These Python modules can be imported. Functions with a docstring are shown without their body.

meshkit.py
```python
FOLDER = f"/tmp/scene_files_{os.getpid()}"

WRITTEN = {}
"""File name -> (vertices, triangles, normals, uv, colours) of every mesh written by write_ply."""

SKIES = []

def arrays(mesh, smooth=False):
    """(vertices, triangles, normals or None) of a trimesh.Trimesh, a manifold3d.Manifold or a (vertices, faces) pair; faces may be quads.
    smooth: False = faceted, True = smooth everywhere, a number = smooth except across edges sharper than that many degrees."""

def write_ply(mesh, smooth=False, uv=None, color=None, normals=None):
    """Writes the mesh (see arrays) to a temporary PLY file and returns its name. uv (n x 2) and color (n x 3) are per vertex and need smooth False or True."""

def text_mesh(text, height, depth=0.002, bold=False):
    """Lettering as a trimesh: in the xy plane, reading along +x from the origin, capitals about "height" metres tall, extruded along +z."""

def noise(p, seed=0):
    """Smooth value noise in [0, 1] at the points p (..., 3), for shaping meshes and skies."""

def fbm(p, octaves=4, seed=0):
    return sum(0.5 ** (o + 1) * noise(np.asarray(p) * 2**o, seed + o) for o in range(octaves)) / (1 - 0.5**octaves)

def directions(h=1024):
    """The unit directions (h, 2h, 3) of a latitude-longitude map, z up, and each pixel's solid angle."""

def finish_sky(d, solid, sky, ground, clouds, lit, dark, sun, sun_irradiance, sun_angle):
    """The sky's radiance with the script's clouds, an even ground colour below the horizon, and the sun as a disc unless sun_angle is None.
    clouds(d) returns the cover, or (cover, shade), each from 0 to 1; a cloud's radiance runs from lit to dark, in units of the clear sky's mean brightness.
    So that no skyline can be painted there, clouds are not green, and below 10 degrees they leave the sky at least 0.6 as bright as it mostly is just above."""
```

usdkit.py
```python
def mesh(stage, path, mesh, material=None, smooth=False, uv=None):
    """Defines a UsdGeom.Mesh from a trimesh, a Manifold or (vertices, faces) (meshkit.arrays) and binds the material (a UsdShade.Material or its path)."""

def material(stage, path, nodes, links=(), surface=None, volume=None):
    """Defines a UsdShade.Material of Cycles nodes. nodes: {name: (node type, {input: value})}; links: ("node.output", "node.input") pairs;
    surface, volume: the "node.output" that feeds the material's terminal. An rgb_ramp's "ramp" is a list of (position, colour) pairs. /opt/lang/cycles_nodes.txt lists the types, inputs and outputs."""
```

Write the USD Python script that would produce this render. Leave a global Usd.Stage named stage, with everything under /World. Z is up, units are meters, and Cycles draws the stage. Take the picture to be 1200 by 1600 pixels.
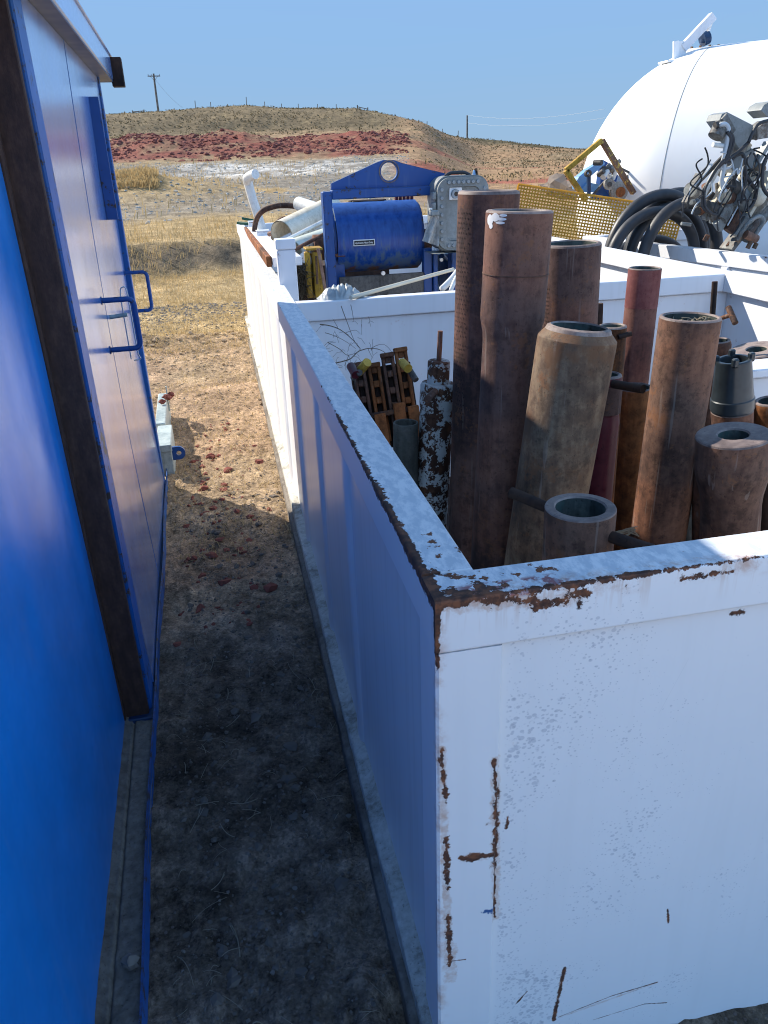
import math, random, numpy as np, trimesh, usdkit, meshkit
from pxr import Usd, UsdGeom, UsdLux, UsdShade, Gf, Sdf
random.seed(7); RNG = np.random.default_rng(7)
stage = Usd.Stage.CreateInMemory()
UsdGeom.SetStageUpAxis(stage, UsdGeom.Tokens.z); UsdGeom.SetStageMetersPerUnit(stage, 1.0)
UsdGeom.Xform.Define(stage, '/World'); UsdGeom.Scope.Define(stage, '/World/Looks')

# ---------------------------------------------------------------- camera, sky, sun, exposure
EYE = np.array([0.0, 0.0, 1.85]); F = 1200.0
ROT = np.array([[0.97818466, -0.11504493, 0.17297232],
                [-0.20492844, -0.39793378, 0.89423321],
                [-0.03404547, -0.91017217, -0.4128287]])      # world axes in the camera's (right, down, forward)
EXPOSURE = 2.1; SKY = 0.15; SUN = 0.50; SHOULDER = 12.0; SKY_GAIN = 9.6
SUN_AZ, SUN_EL = math.radians(-43), math.radians(36)
cam = UsdGeom.Camera.Define(stage, '/World/camera')
r_, d_, f_ = ROT[:, 0], ROT[:, 1], ROT[:, 2]
m = Gf.Matrix4d(); m.SetIdentity()
for i, v in enumerate((r_, -d_, -f_, EYE)):
    m.SetRow(i, Gf.Vec4d(*map(float, v), 1.0 if i == 3 else 0.0))
cam.AddTransformOp().Set(m)
cam.CreateHorizontalApertureAttr(36.0); cam.CreateVerticalApertureAttr(48.0); cam.CreateFocalLengthAttr(36.0)
cam.CreateClippingRangeAttr(Gf.Vec2f(0.05, 20000)); cam.CreateExposureAttr(EXPOSURE)
to_sun = np.array([math.sin(SUN_AZ) * math.cos(SUN_EL), math.cos(SUN_AZ) * math.cos(SUN_EL), math.sin(SUN_EL)])
sun = UsdLux.DistantLight.Define(stage, '/World/sun')
sun.CreateIntensityAttr(SUN); sun.CreateAngleAttr(0.53); sun.CreateNormalizeAttr(True); sun.CreateColorAttr(Gf.Vec3f(1.0, 0.93, 0.82))
zx = to_sun; xx = np.cross([0, 0, 1.0], zx); xx /= np.linalg.norm(xx); yx = np.cross(zx, xx)
m = Gf.Matrix4d(); m.SetIdentity()
for i, v in enumerate((xx, yx, zx)): m.SetRow(i, Gf.Vec4d(*map(float, v), 0.0))
sun.AddTransformOp().Set(m)
dome = UsdLux.DomeLight.Define(stage, '/World/sky'); dome.CreateIntensityAttr(1.0)
dome.GetPrim().SetCustomDataByKey('kind', 'structure')

# ---------------------------------------------------------------- material helper
class Out(str): pass
class G:
    def __init__(s): s.nodes, s.links = {}, []
    def n(s, kind, out, **ins):
        name = f'n{len(s.nodes)}'; vals = {}
        for k, v in ins.items():
            if isinstance(v, Out): s.links.append((str(v), f'{name}.{k}'))
            else: vals[k] = v
        s.nodes[name] = (kind, vals); return Out(f'{name}.{out}')
    def math(s, op, a, b=0.0, c=0.0): return s.n('math', 'value', math_type=op, value1=a, value2=b, value3=c)
    def add(s, a, b): return s.math('add', a, b)
    def sub(s, a, b): return s.math('subtract', a, b)
    def mul(s, a, b): return s.math('multiply', a, b)
    def mx(s, a, b): return s.math('maximum', a, b)
    def mixc(s, fac, a, b, t='mix'): return s.n('mix', 'color', mix_type=t, fac=fac, color1=a, color2=b)
    def noise(s, scale, detail=4.0, rough=0.55, vec=None, dist=0.0, w=None):
        kw = dict(scale=scale, detail=detail, roughness=rough, distortion=dist, vector=vec if vec is not None else s.pos())
        return s.n('noise_texture', 'fac', **kw)
    def vor(s, scale, out='distance', vec=None, feature='f1', rnd=1.0):
        return s.n('voronoi_texture', out, scale=scale, feature=feature, randomness=rnd, vector=vec if vec is not None else s.pos())
    def ramp(s, fac, stops): return s.n('rgb_ramp', 'color', fac=fac, ramp=stops)
    def sm(s, v, lo, hi): return s.n('map_range', 'result', range_type='smoothstep', value=v, from_min=lo, from_max=hi, to_min=0.0, to_max=1.0, clamp=True)
    def lin(s, v, lo, hi, a=0.0, b=1.0): return s.n('map_range', 'result', range_type='linear', value=v, from_min=lo, from_max=hi, to_min=a, to_max=b, clamp=True)
    def pos(s):
        if not hasattr(s, '_p'): s._p = s.n('geometry', 'position')
        return s._p
    def obj(s):
        if not hasattr(s, '_o'): s._o = s.n('texture_coordinate', 'object')
        return s._o
    def xyz(s, v=None):
        k = str(v)
        if not hasattr(s, '_x'): s._x = {}
        if k not in s._x:
            o = s.n('separate_xyz', 'x', vector=v if v is not None else s.pos()); nm = o.split('.')[0]
            s._x[k] = (o, Out(nm + '.y'), Out(nm + '.z'))
        return s._x[k]
    def map(s, scale=(1, 1, 1), loc=(0, 0, 0), rot=(0, 0, 0), vec=None):
        return s.n('mapping', 'vector', mapping_type='point', vector=vec if vec is not None else s.pos(), scale=scale, location=loc, rotation=rot)
    def bump(s, h, strength=0.3, dist=0.01, normal=None):
        kw = dict(height=h, strength=strength, distance=dist)
        if normal is not None: kw['normal'] = normal
        return s.n('bump', 'normal', **kw)
    def edge(s, r=0.01):
        g = s.n('geometry', 'normal'); b = s.n('bevel', 'bevel', radius=r, samples=4)
        return s.sub(1.0, s.n('vector_math', 'value', math_type='dot_product', vector1=g, vector2=b))
    def seg(s, a, b, A, B, w, nz, amp=1.0):
        """mask of a wobbly stroke from A to B in the plane (a, b)"""
        dx, dy = B[0] - A[0], B[1] - A[1]; L2 = dx * dx + dy * dy + 1e-9
        px, py = s.sub(a, A[0]), s.sub(b, A[1])
        t = s.n('clamp', 'result', value=s.math('multiply_add', px, dx / L2, s.mul(py, dy / L2)), min=0.0, max=1.0)
        ex, ey = s.math('multiply_add', t, -dx, px), s.math('multiply_add', t, -dy, py)
        d = s.math('sqrt', s.math('multiply_add', ex, ex, s.mul(ey, ey)))
        return s.sm(s.sub(s.add(w, s.mul(nz, amp * w * 2)), d), 0.0, 0.0015 + w * .25)
    def done(s, name, color, rough=0.6, normal=None, metallic=0.0, spec=0.5, **kw):
        ins = dict(base_color=color, roughness=rough, metallic=metallic, specular_ior_level=spec, **kw)
        if normal is not None: ins['normal'] = normal
        p = s.n('principled_bsdf', 'BSDF', **ins)
        return usdkit.material(stage, f'/World/Looks/{name}', s.nodes, s.links, surface=str(p))
M = {}

g = G()
skytex = g.n('sky_texture', 'color', sky_type='single_scattering', sun_disc=False, sun_elevation=SUN_EL, sun_rotation=SUN_AZ, altitude=1400.0, air_density=1.0, aerosol_density=0.15, ozone_density=1.5)
dirv = g.n('texture_coordinate', 'generated')
ws = g.noise(1.6, 5, .55, vec=g.map(scale=(1, 1, 9), vec=g.n('geometry', 'position')))
cz = g.mul(g.sm(ws, .46, .75), 0.45)
skc = g.mixc(cz, skytex, g.n('mix', 'color', mix_type='multiply', fac=1.0, color1=skytex, color2=(1.5, 1.35, 1.2)))
skc = g.n('mix', 'color', mix_type='multiply', fac=1.0, color1=skc, color2=(.88, .98, 1.17))
lum = g.n('rgb_to_bw', 'val', color=skc)                                   # soft shoulder, the same all round the sky
dv = g.math('multiply_add', lum, SHOULDER / SKY_GAIN, 1.0 / SKY_GAIN); div = g.n('combine_xyz', 'vector', x=dv, y=dv, z=dv)
skc = g.n('vector_math', 'vector', math_type='divide', vector1=skc, vector2=div)
l2 = g.n('rgb_to_bw', 'val', color=skc); cs = g.n('combine_xyz', 'vector', x=g.mul(l2, .56), y=g.mul(l2, 1.0), z=g.mul(l2, 1.62))
skc = g.mixc(.72, skc, cs)
bg = g.n('background_shader', 'background', color=skc, strength=SKY)
skym = usdkit.material(stage, '/World/Looks/sky', g.nodes, g.links, surface=str(bg))
UsdShade.MaterialBindingAPI.Apply(dome.GetPrim()).Bind(skym)

# ---------------------------------------------------------------- object helpers
COUNT = {}
def uniq(parent, name):
    k = (parent, name); i = COUNT.get(k, -1) + 1; COUNT[k] = i
    return f'{parent}/{name}' if i == 0 else f'{parent}/{name}_{i:03d}'
def meta(p, label=None, cat=None, group=None, kind=None):
    for k, v in (('label', label), ('category', cat), ('group', group), ('kind', kind)):
        if v: p.SetCustomDataByKey(k, v)
class Thing:
    def __init__(s, name, label, cat, base=(0, 0, 0), group=None):
        s.path = uniq('/World', name); s.base = np.array(base, float)
        x = UsdGeom.Xform.Define(stage, s.path); x.AddTranslateOp().Set(Gf.Vec3d(*map(float, base)))
        meta(x.GetPrim(), label, cat, group); s.prim = x.GetPrim()
    def part(s, name, mesh, mat, label=None, smooth=35, parent=None, kind=None):
        v, f = arr(mesh)
        p = usdkit.mesh(stage, uniq(parent or s.path, name), trimesh.Trimesh(v - s.base, f, process=False), M[mat], smooth=smooth)
        meta(p.GetPrim(), label, None, None, kind)
        return str(p.GetPath())
def arr(mesh):
    if hasattr(mesh, 'to_mesh'):
        q = mesh.to_mesh(); return np.array(q.vert_properties[:, :3], float), np.array(q.tri_verts)
    return np.array(mesh.vertices, float), np.array(mesh.faces)
def solo(name, mesh, mat, label=None, cat=None, group=None, kind=None, smooth=35):
    v, f = arr(mesh); base = np.array([v[:, 0].mean(), v[:, 1].mean(), v[:, 2].min()]) if kind != 'structure' else np.zeros(3)
    p = usdkit.mesh(stage, uniq('/World', name), trimesh.Trimesh(v - base, f, process=False), M[mat], smooth=smooth)
    p.AddTranslateOp().Set(Gf.Vec3d(*map(float, base)))
    meta(p.GetPrim(), label, cat, group, kind); return p
def join(*ms):
    flat = []
    for q in ms: flat += q if isinstance(q, (list, tuple)) else [q]
    return trimesh.util.concatenate(flat)
# ---------------------------------------------------------------- geometry helpers
def ray(px, py): return ROT @ np.array([px - 600.0, py - 800.0, F])
def at(px, py, y=None, z=None, x=None):
    d = ray(px, py)
    t = y / d[1] if y is not None else (z - EYE[2]) / d[2] if z is not None else x / d[0]
    return EYE + t * d
def depth(P): return float((ROT.T @ (np.asarray(P) - EYE))[2])
def chull(pts): return trimesh.convex.convex_hull(np.asarray(pts, float))
def cbox(c, s, ch=0.004, R=None):
    h = np.array(s, float) / 2; ch = min(ch, .45 * h.min()); pts = []
    for sx in (-1, 1):
        for sy in (-1, 1):
            for sz in (-1, 1):
                for k in range(3):
                    q = h - ch; q[k] = h[k]; pts.append(q * [sx, sy, sz])
    pts = np.array(pts)
    if R is not None: pts = pts @ np.asarray(R).T
    return chull(pts + np.asarray(c, float))
def box(x0, x1, y0, y1, z0, z1, ch=0.004):
    return cbox(((x0 + x1) / 2, (y0 + y1) / 2, (z0 + z1) / 2), (abs(x1 - x0), abs(y1 - y0), abs(z1 - z0)), ch)
def frame_of(d, up=(0, 0, 1)):
    d = np.asarray(d, float) / np.linalg.norm(d); up = np.asarray(up, float)
    if abs(d @ up) > .98: up = np.array([0, 1.0, 0])
    a = np.cross(up, d); a /= np.linalg.norm(a); return a, np.cross(d, a), d
def bar(p, q, w, h, ch=0.003, up=(0, 0, 1)):
    p, q = np.asarray(p, float), np.asarray(q, float); a, b, d = frame_of(q - p, up)
    return cbox((p + q) / 2, (w, h, np.linalg.norm(q - p)), ch, np.stack([a, b, d], 1))
def tube(path, r, sides=10, cap=True):
    p = np.asarray(path, float); t = np.gradient(p, axis=0); t /= np.linalg.norm(t, axis=1, keepdims=True) + 1e-12
    a = np.zeros_like(p); ref = np.array([0, 0, 1.0]) if abs(t[0][2]) < .9 else np.array([1.0, 0, 0])
    for i in range(len(p)):
        q = ref - t[i] * (ref @ t[i]); q /= np.linalg.norm(q) + 1e-12; a[i] = q; ref = q
    b = np.cross(t, a); ang = np.arange(sides) * 2 * np.pi / sides; rr = np.broadcast_to(r, (len(p),))[:, None, None]
    v = (p[:, None] + rr * (np.cos(ang)[None, :, None] * a[:, None] + np.sin(ang)[None, :, None] * b[:, None])).reshape(-1, 3)
    n = len(p); f = []
    for i in range(n - 1):
        for j in range(sides):
            k = (j + 1) % sides; A, B, C, D = i * sides + j, i * sides + k, (i + 1) * sides + k, (i + 1) * sides + j
            f += [(A, B, C), (A, C, D)]
    if cap:
        v = np.vstack([v, p[0], p[-1]]); c0, c1 = len(v) - 2, len(v) - 1
        for j in range(sides):
            k = (j + 1) % sides; f += [(c0, k, j), (c1, (n - 1) * sides + j, (n - 1) * sides + k)]
    return trimesh.Trimesh(v, np.array(f), process=False)
def spline(pts, n=24):
    p = np.asarray(pts, float); L = np.concatenate([[0], np.cumsum(np.linalg.norm(np.diff(p, axis=0), axis=1))])
    from scipy.interpolate import PchipInterpolator
    return PchipInterpolator(L, p)(np.linspace(0, L[-1], n))
def rod(p, q, r, sides=14): return tube([p, np.asarray(p) * .5 + np.asarray(q) * .5, q], r, sides)
def lathe(top, axis, prof, segs=40, closed=True):
    """prof: (distance down the axis from top, radius); axis points down"""
    a, b, d = frame_of(axis); ang = np.linspace(0, 2 * np.pi, segs, endpoint=False); prof = np.asarray(prof, float)
    ring = np.cos(ang)[:, None] * a + np.sin(ang)[:, None] * b
    v = (np.asarray(top) + prof[:, 0, None, None] * d + prof[:, 1, None, None] * ring[None]).reshape(-1, 3); n = len(prof); f = []
    for i in range(n if closed else n - 1):
        i2 = (i + 1) % n
        for j in range(segs):
            k = (j + 1) % segs; A, B, C, D = i * segs + j, i * segs + k, i2 * segs + k, i2 * segs + j
            f += [(A, B, C), (A, C, D)]
    return trimesh.Trimesh(v, np.array(f), process=False)
def extr(poly2, origin, ux, uy, thick):
    """a polygon (may have holes) in the plane (ux, uy) at origin, extruded along ux x uy"""
    from shapely.geometry import Polygon
    e = trimesh.creation.extrude_polygon(poly2, thick, engine='earcut'); ux, uy = np.asarray(ux, float), np.asarray(uy, float)
    w = np.cross(ux, uy); v = np.asarray(e.vertices)
    return trimesh.Trimesh(np.asarray(origin) + v[:, :1] * ux + v[:, 1:2] * uy + v[:, 2:] * w, e.faces, process=False)
def grid(fn, us, vs, flip=False):
    U, V = np.meshgrid(us, vs, indexing='ij'); P = fn(U, V); n, k = U.shape; I = np.arange(n * k).reshape(n, k)
    q = np.stack([I[:-1, :-1], I[1:, :-1], I[1:, 1:], I[:-1, 1:]], -1).reshape(-1, 4)
    f = np.vstack([q[:, [0, 1, 2]], q[:, [0, 2, 3]]])
    return trimesh.Trimesh(P.reshape(-1, 3), f[:, ::-1] if flip else f, process=False)
def fbm(x, y, s, o=4, seed=0):
    return meshkit.fbm(np.stack([np.asarray(x) * s, np.asarray(y) * s, np.full(np.shape(x), 3.3)], -1), o, seed) - .5
def rock(c, r, seed, flat=.6):
    q = trimesh.creation.icosphere(1, 1.0); rg = np.random.default_rng(seed); v = np.asarray(q.vertices)
    v = v * (1 + .35 * rg.uniform(-1, 1, (len(v), 1))) * [r, r * rg.uniform(.6, 1), r * flat]
    t = rg.uniform(0, 6.28); v = v @ np.array([[math.cos(t), -math.sin(t), 0], [math.sin(t), math.cos(t), 0], [0, 0, 1]])
    return trimesh.Trimesh(v + c, q.faces, process=False)


# ---------------------------------------------------------------- materials
def rust_mat(name, cols, seed=0.0, rough=.78, paint=None, pscale=(11, 50), patch=None, bumps=.35, spec=.25, streak=1.0, zones=0.0):
    """corroded steel: cols = dark, mid, light; paint = (colour, amount): old paint left in flakes"""
    g = G(); P = g.map(loc=(seed, seed * .7, seed * .3))
    big = g.noise(3.2, 5, .6, vec=P); fine = g.noise(34, 6, .7, vec=P)
    st = g.noise(5, 5, .65, vec=g.map(scale=(9, 9, .9), loc=(seed, 0, 0)))
    k = g.add(g.mul(big, .5), g.add(g.mul(fine, .3), g.mul(st, .2 * streak)))
    col = g.ramp(k, [(.40, cols[0]), (.49, cols[1]), (.57, cols[2]), (.64, cols[1])])
    sp = g.sm(g.noise(130, 3, .6, vec=P), .60, .72)
    col = g.mixc(g.mul(sp, .5), col, tuple(c * .35 for c in cols[0]))
    zone = g.sm(g.noise(1.7, 3, .6, vec=g.map(scale=(1, 1, 1.6), loc=(seed * 2, 0, seed))), .44, .60)
    col = g.mixc(g.mul(zone, zones), col, g.n('mix', 'color', mix_type='multiply', fac=1.0, color1=col, color2=(1.75, 1.45, 1.2)))
    scale_ = g.sm(g.add(g.mul(g.noise(15, 7, .72, vec=P), .7), g.mul(g.noise(70, 3, .6, vec=P), .3)), .50, .62); col = g.mixc(g.mul(scale_, .5 * zones), col, tuple(c * .55 for c in cols[0]))
    orange = g.sm(g.add(g.mul(g.noise(9, 7, .72, vec=g.map(loc=(seed, 3, seed))), .7), g.mul(g.noise(80, 3, .6, vec=P), .3)), .545, .60); col = g.mixc(g.mul(orange, .5 * zones), col, (.20, .085, .035))
    scr = g.sm(g.noise(60, 2, .5, vec=g.map(scale=(1, 1, .04), rot=(.12, .1, 0), loc=(seed, 0, 0))), .66, .70); col = g.mixc(g.mul(scr, .35 * zones), col, (.26, .22, .19))
    if patch: col = g.mixc(g.mul(g.sm(g.noise(7, 6, .7, vec=P), .54, .66), .75), col, patch)
    rr = g.lin(fine, .3, .7, rough - .14, rough + .12)
    if paint:
        n = g.add(g.mul(g.noise(pscale[0], 7, .68, vec=P), .75), g.mul(g.noise(pscale[1], 3, .6, vec=P), .25))
        mk = g.sm(n, paint[1], paint[1] + .03); col = g.mixc(mk, col, paint[0])
    nr = g.bump(g.add(g.mul(fine, .6), g.mul(sp, -.3)), bumps, .004)
    M[name] = g.done(name, col, rr, nr, spec=spec)
rust_mat('rust_brown', [(.030, .017, .013), (.085, .045, .033), (.145, .082, .058)], 1.1, zones=1.0)
rust_mat('rust_purple', [(.032, .018, .016), (.085, .045, .037), (.13, .075, .06)], 4.2, zones=.8)
rust_mat('rust_orange', [(.045, .018, .008), (.15, .055, .018), (.26, .10, .035)], 7.7, zones=.6)
rust_mat('rust_dark', [(.012, .008, .007), (.032, .018, .014), (.06, .033, .022)], 2.9)
rust_mat('rust_tan', [(.05, .030, .021), (.115, .074, .049), (.19, .135, .088)], 9.3, patch=(.14, .07, .036), zones=.9)
rust_mat('rust_pipe_gray', [(.05, .03, .022), (.105, .062, .044), (.16, .10, .07)], 5.3)
rust_mat('rust_face', [(.11, .082, .074), (.19, .145, .13), (.28, .22, .19)], 3.1, rough=.6)
rust_mat('bore_teal', [(.02, .022, .02), (.05, .06, .055), (.11, .12, .10)], 6.1, patch=(.03, .07, .065))
rust_mat('dark_red_paint', [(.035, .006, .010), (.085, .010, .018), (.12, .018, .026)], 3.7, rough=.45, spec=.4)
rust_mat('red_pipe_paint', [(.05, .02, .017), (.115, .045, .035), (.17, .075, .055)], 8.1)
rust_mat('red_paint_top', [(.10, .028, .026), (.155, .046, .042), (.21, .078, .068)], 8.8)
rust_mat('flaked_white', [(.02, .010, .007), (.06, .026, .015), (.12, .055, .03)], 5.9, paint=((.44, .45, .43), .50), pscale=(26, 120))
rust_mat('green_steel', [(.035, .034, .028), (.075, .075, .062), (.12, .115, .10)], 1.9)
rust_mat('yellow_steel', [(.22, .12, .015), (.42, .25, .03), (.52, .34, .06)], 1.5, patch=(.10, .045, .02), rough=.6)
rust_mat('yellow_rusty', [(.10, .05, .03), (.17, .09, .055), (.22, .13, .08)], 2.5, paint=((.50, .34, .08), .53))
rust_mat('machine_gray', [(.06, .058, .052), (.165, .165, .155), (.30, .30, .28)], 3.5, patch=(.10, .05, .03), rough=.6, zones=.5)
rust_mat('machine_dark', [(.03, .028, .026), (.075, .07, .065), (.13, .12, .11)], 6.5, rough=.6)
rust_mat('light_gray_paint', [(.17, .18, .175), (.235, .25, .245), (.29, .305, .30)], 2.2, rough=.5, bumps=.08, spec=.4, streak=.6)
rust_mat('galvanised', [(.22, .27, .27), (.36, .42, .41), (.46, .52, .50)], 3.2, rough=.45, bumps=.1, spec=.5)
rust_mat('wood_pole', [(.10, .085, .07), (.16, .135, .11), (.22, .19, .16)], 1.2)
rust_mat('wood_brown', [(.14, .075, .05), (.24, .13, .09), (.32, .2, .14)], 1.7)
rust_mat('white_plastic', [(.50, .50, .47), (.66, .66, .63), (.74, .74, .71)], 1.8, bumps=.08, rough=.5)
rust_mat('cream_sheet', [(.42, .37, .28), (.62, .56, .44), (.72, .66, .54)], 2.8, bumps=.1)
rust_mat('pale_green_pipe', [(.44, .47, .38), (.58, .60, .50), (.66, .67, .57)], 4.8, bumps=.06, rough=.4)
rust_mat('gray_cloth', [(.20, .195, .18), (.34, .33, .31), (.46, .45, .42)], 5.5, rough=.9, bumps=.5)
rust_mat('mud', [(.10, .085, .07), (.17, .145, .12), (.24, .21, .175)], 7.1, rough=.92, bumps=.7, spec=.1)
rust_mat('mud_white', [(.22, .20, .16), (.46, .44, .38), (.60, .58, .52)], 7.9, rough=.85, bumps=.8, patch=(.20, .17, .13), spec=.2)

def plain(name, col, rough=.5, metallic=0.0, spec=.5, var=.12, scale=8, bump=0.0):
    g = G(); n = g.noise(scale, 5, .6)
    c = g.mixc(g.lin(n, .3, .7), tuple(x * (1 - var) for x in col), tuple(min(1, x * (1 + var)) for x in col))
    nr = g.bump(g.noise(60, 3, .6), bump, .003) if bump else None
    M[name] = g.done(name, c, g.lin(n, .3, .7, rough - .06, rough + .06), nr, metallic, spec)
plain('black_rubber', (.022, .022, .024), .42, spec=.5, var=.4, bump=.15)
plain('black_hose', (.030, .030, .033), .5, spec=.45, var=.45, bump=.3)
plain('dark_plastic', (.020, .027, .032), .28, spec=.55, var=.3, bump=.05)
plain('bright_metal', (.55, .56, .57), .35, metallic=.8)
plain('label_white', (.75, .75, .74), .5); plain('label_black', (.015, .015, .017), .5)
plain('blue_dark', (.006, .030, .085), .45, var=.2); plain('green_paint', (.012, .07, .035), .5)
plain('glass_dark', (.02, .022, .024), .12); plain('bolt_gray', (.25, .27, .28), .5)
plain('wire_black', (.012, .012, .012), .6); plain('cable_pale', (.45, .48, .5), .6)
plain('twig', (.10, .078, .055), .8, var=.4); plain('rope_pale', (.55, .53, .47), .8)
plain('gray_bag', (.33, .35, .345), .45, var=.35, scale=14); plain('sky_blue_paint', (.16, .33, .56), .45)
plain('rod_wood', (.58, .52, .40), .6)

# yellow fibreglass grating
g = G(); n = g.noise(20, 4, .6)
yc_ = g.ramp(n, [(.3, (.80, .53, .09)), (.6, (.90, .64, .15))]); d = g.n('diffuse_bsdf', 'BSDF', color=yc_); t = g.n('translucent_bsdf', 'BSDF', color=yc_); mx = g.n('mix_closure', 'closure', fac=.55); b_ = str(mx).split('.')[0]
g.links += [(str(d), b_ + '.closure1'), (str(t), b_ + '.closure2')]; M['yellow_grating'] = usdkit.material(stage, '/World/Looks/yellow_grating', g.nodes, g.links, surface=str(mx))

# blue paint of the steel building: door (glossy), wall, post edges
def blue_mat(name, base, rough, bumps, wear=.72, edge=False, stain=.22, spec=.5, wave=1.0, coat=0.0):
    g = G(); x, y, z = g.xyz()
    n1 = g.noise(2.5, 5, .6); n2 = g.noise(9, 6, .6, vec=g.map(scale=(3, 3, .35)))
    c = g.mixc(g.lin(n1, .3, .7), tuple(v * .82 for v in base), tuple(v * 1.12 for v in base))
    if stain > 0: c = g.mixc(g.mul(g.sm(n2, .54, .8), stain), c, (.20, .24, .32))
    nz = g.add(g.noise(22, 7, .7), g.mul(g.noise(3, 3, .5), .25))
    if edge: nz = g.add(nz, g.mul(g.edge(.012), .5))
    mk = g.sm(nz, wear, wear + .03); c = g.mixc(mk, c, (.035, .022, .018))
    h = g.add(g.mul(g.noise(2.2, 2, .5, vec=g.map(scale=(1, 1, .5))), 6 * wave), g.add(g.mul(g.noise(240, 2, .5), .05), g.mul(mk, -.6)))
    M[name] = g.done(name, c, g.lin(g.noise(4, 4, .6), .3, .75, rough, rough + .10), g.bump(h, bumps, .006), spec=spec, **(dict(coat_weight=coat, coat_roughness=.17, coat_ior=1.6) if coat else {}))
blue_mat('blue_door', (.085, .19, .46), .20, .30, .80, spec=1.0, coat=1.0)
blue_mat('blue_wall', (.004, .175, .52), .22, .45, .84, stain=.07)
blue_mat('blue_edge', (.004, .085, .31), .4, .3, .70, edge=True)
blue_mat('blue_frame', (.006, .060, .235), .42, .25, .74, edge=True)
blue_mat('blue_pale', (.16, .33, .56), .4, .2, .74, edge=True)
# drum housing: blue with rust stains from below and faded streaks
g = G(); x, y, z = g.xyz(g.obj()); n2 = g.noise(7, 6, .65, vec=g.map(scale=(4, 4, .4)))
c = g.mixc(g.lin(n2, .35, .65), (.004, .045, .22), (.012, .085, .34))
mk = g.sm(g.add(n2, g.lin(z, .60, .18, -.20, .16)), .50, .68); c = g.mixc(g.mul(mk, .65), c, (.10, .13, .12))
mk = g.sm(g.add(g.noise(8, 6, .7), g.lin(z, .32, .16, -.22, .06)), .52, .60); c = g.mixc(mk, c, (.13, .055, .025))
M['blue_drum'] = g.done('blue_drum', c, g.lin(n2, .3, .7, .3, .5), g.bump(g.noise(30, 3, .5), .1, .003))

# corroded strip on the corner of the steel building
g = G(); x, y, z = g.xyz(); n = g.noise(12, 7, .7, vec=g.map(scale=(3, 3, .8))); f = g.noise(70, 4, .7)
c = g.ramp(g.add(g.mul(n, .7), g.mul(f, .3)), [(.35, (.030, .016, .013)), (.52, (.062, .032, .024)), (.66, (.10, .055, .038))])
mk = g.sm(g.add(g.noise(9, 7, .7, vec=g.map(scale=(1, 1, .45))), g.lin(x, -.435, -.40, -.25, .12)), .60, .63); c = g.mixc(mk, c, (.004, .08, .29))
M['rust_strip'] = g.done('rust_strip', c, .6, g.bump(g.add(n, g.mul(f, .5)), .4, .004), spec=.35)

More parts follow.
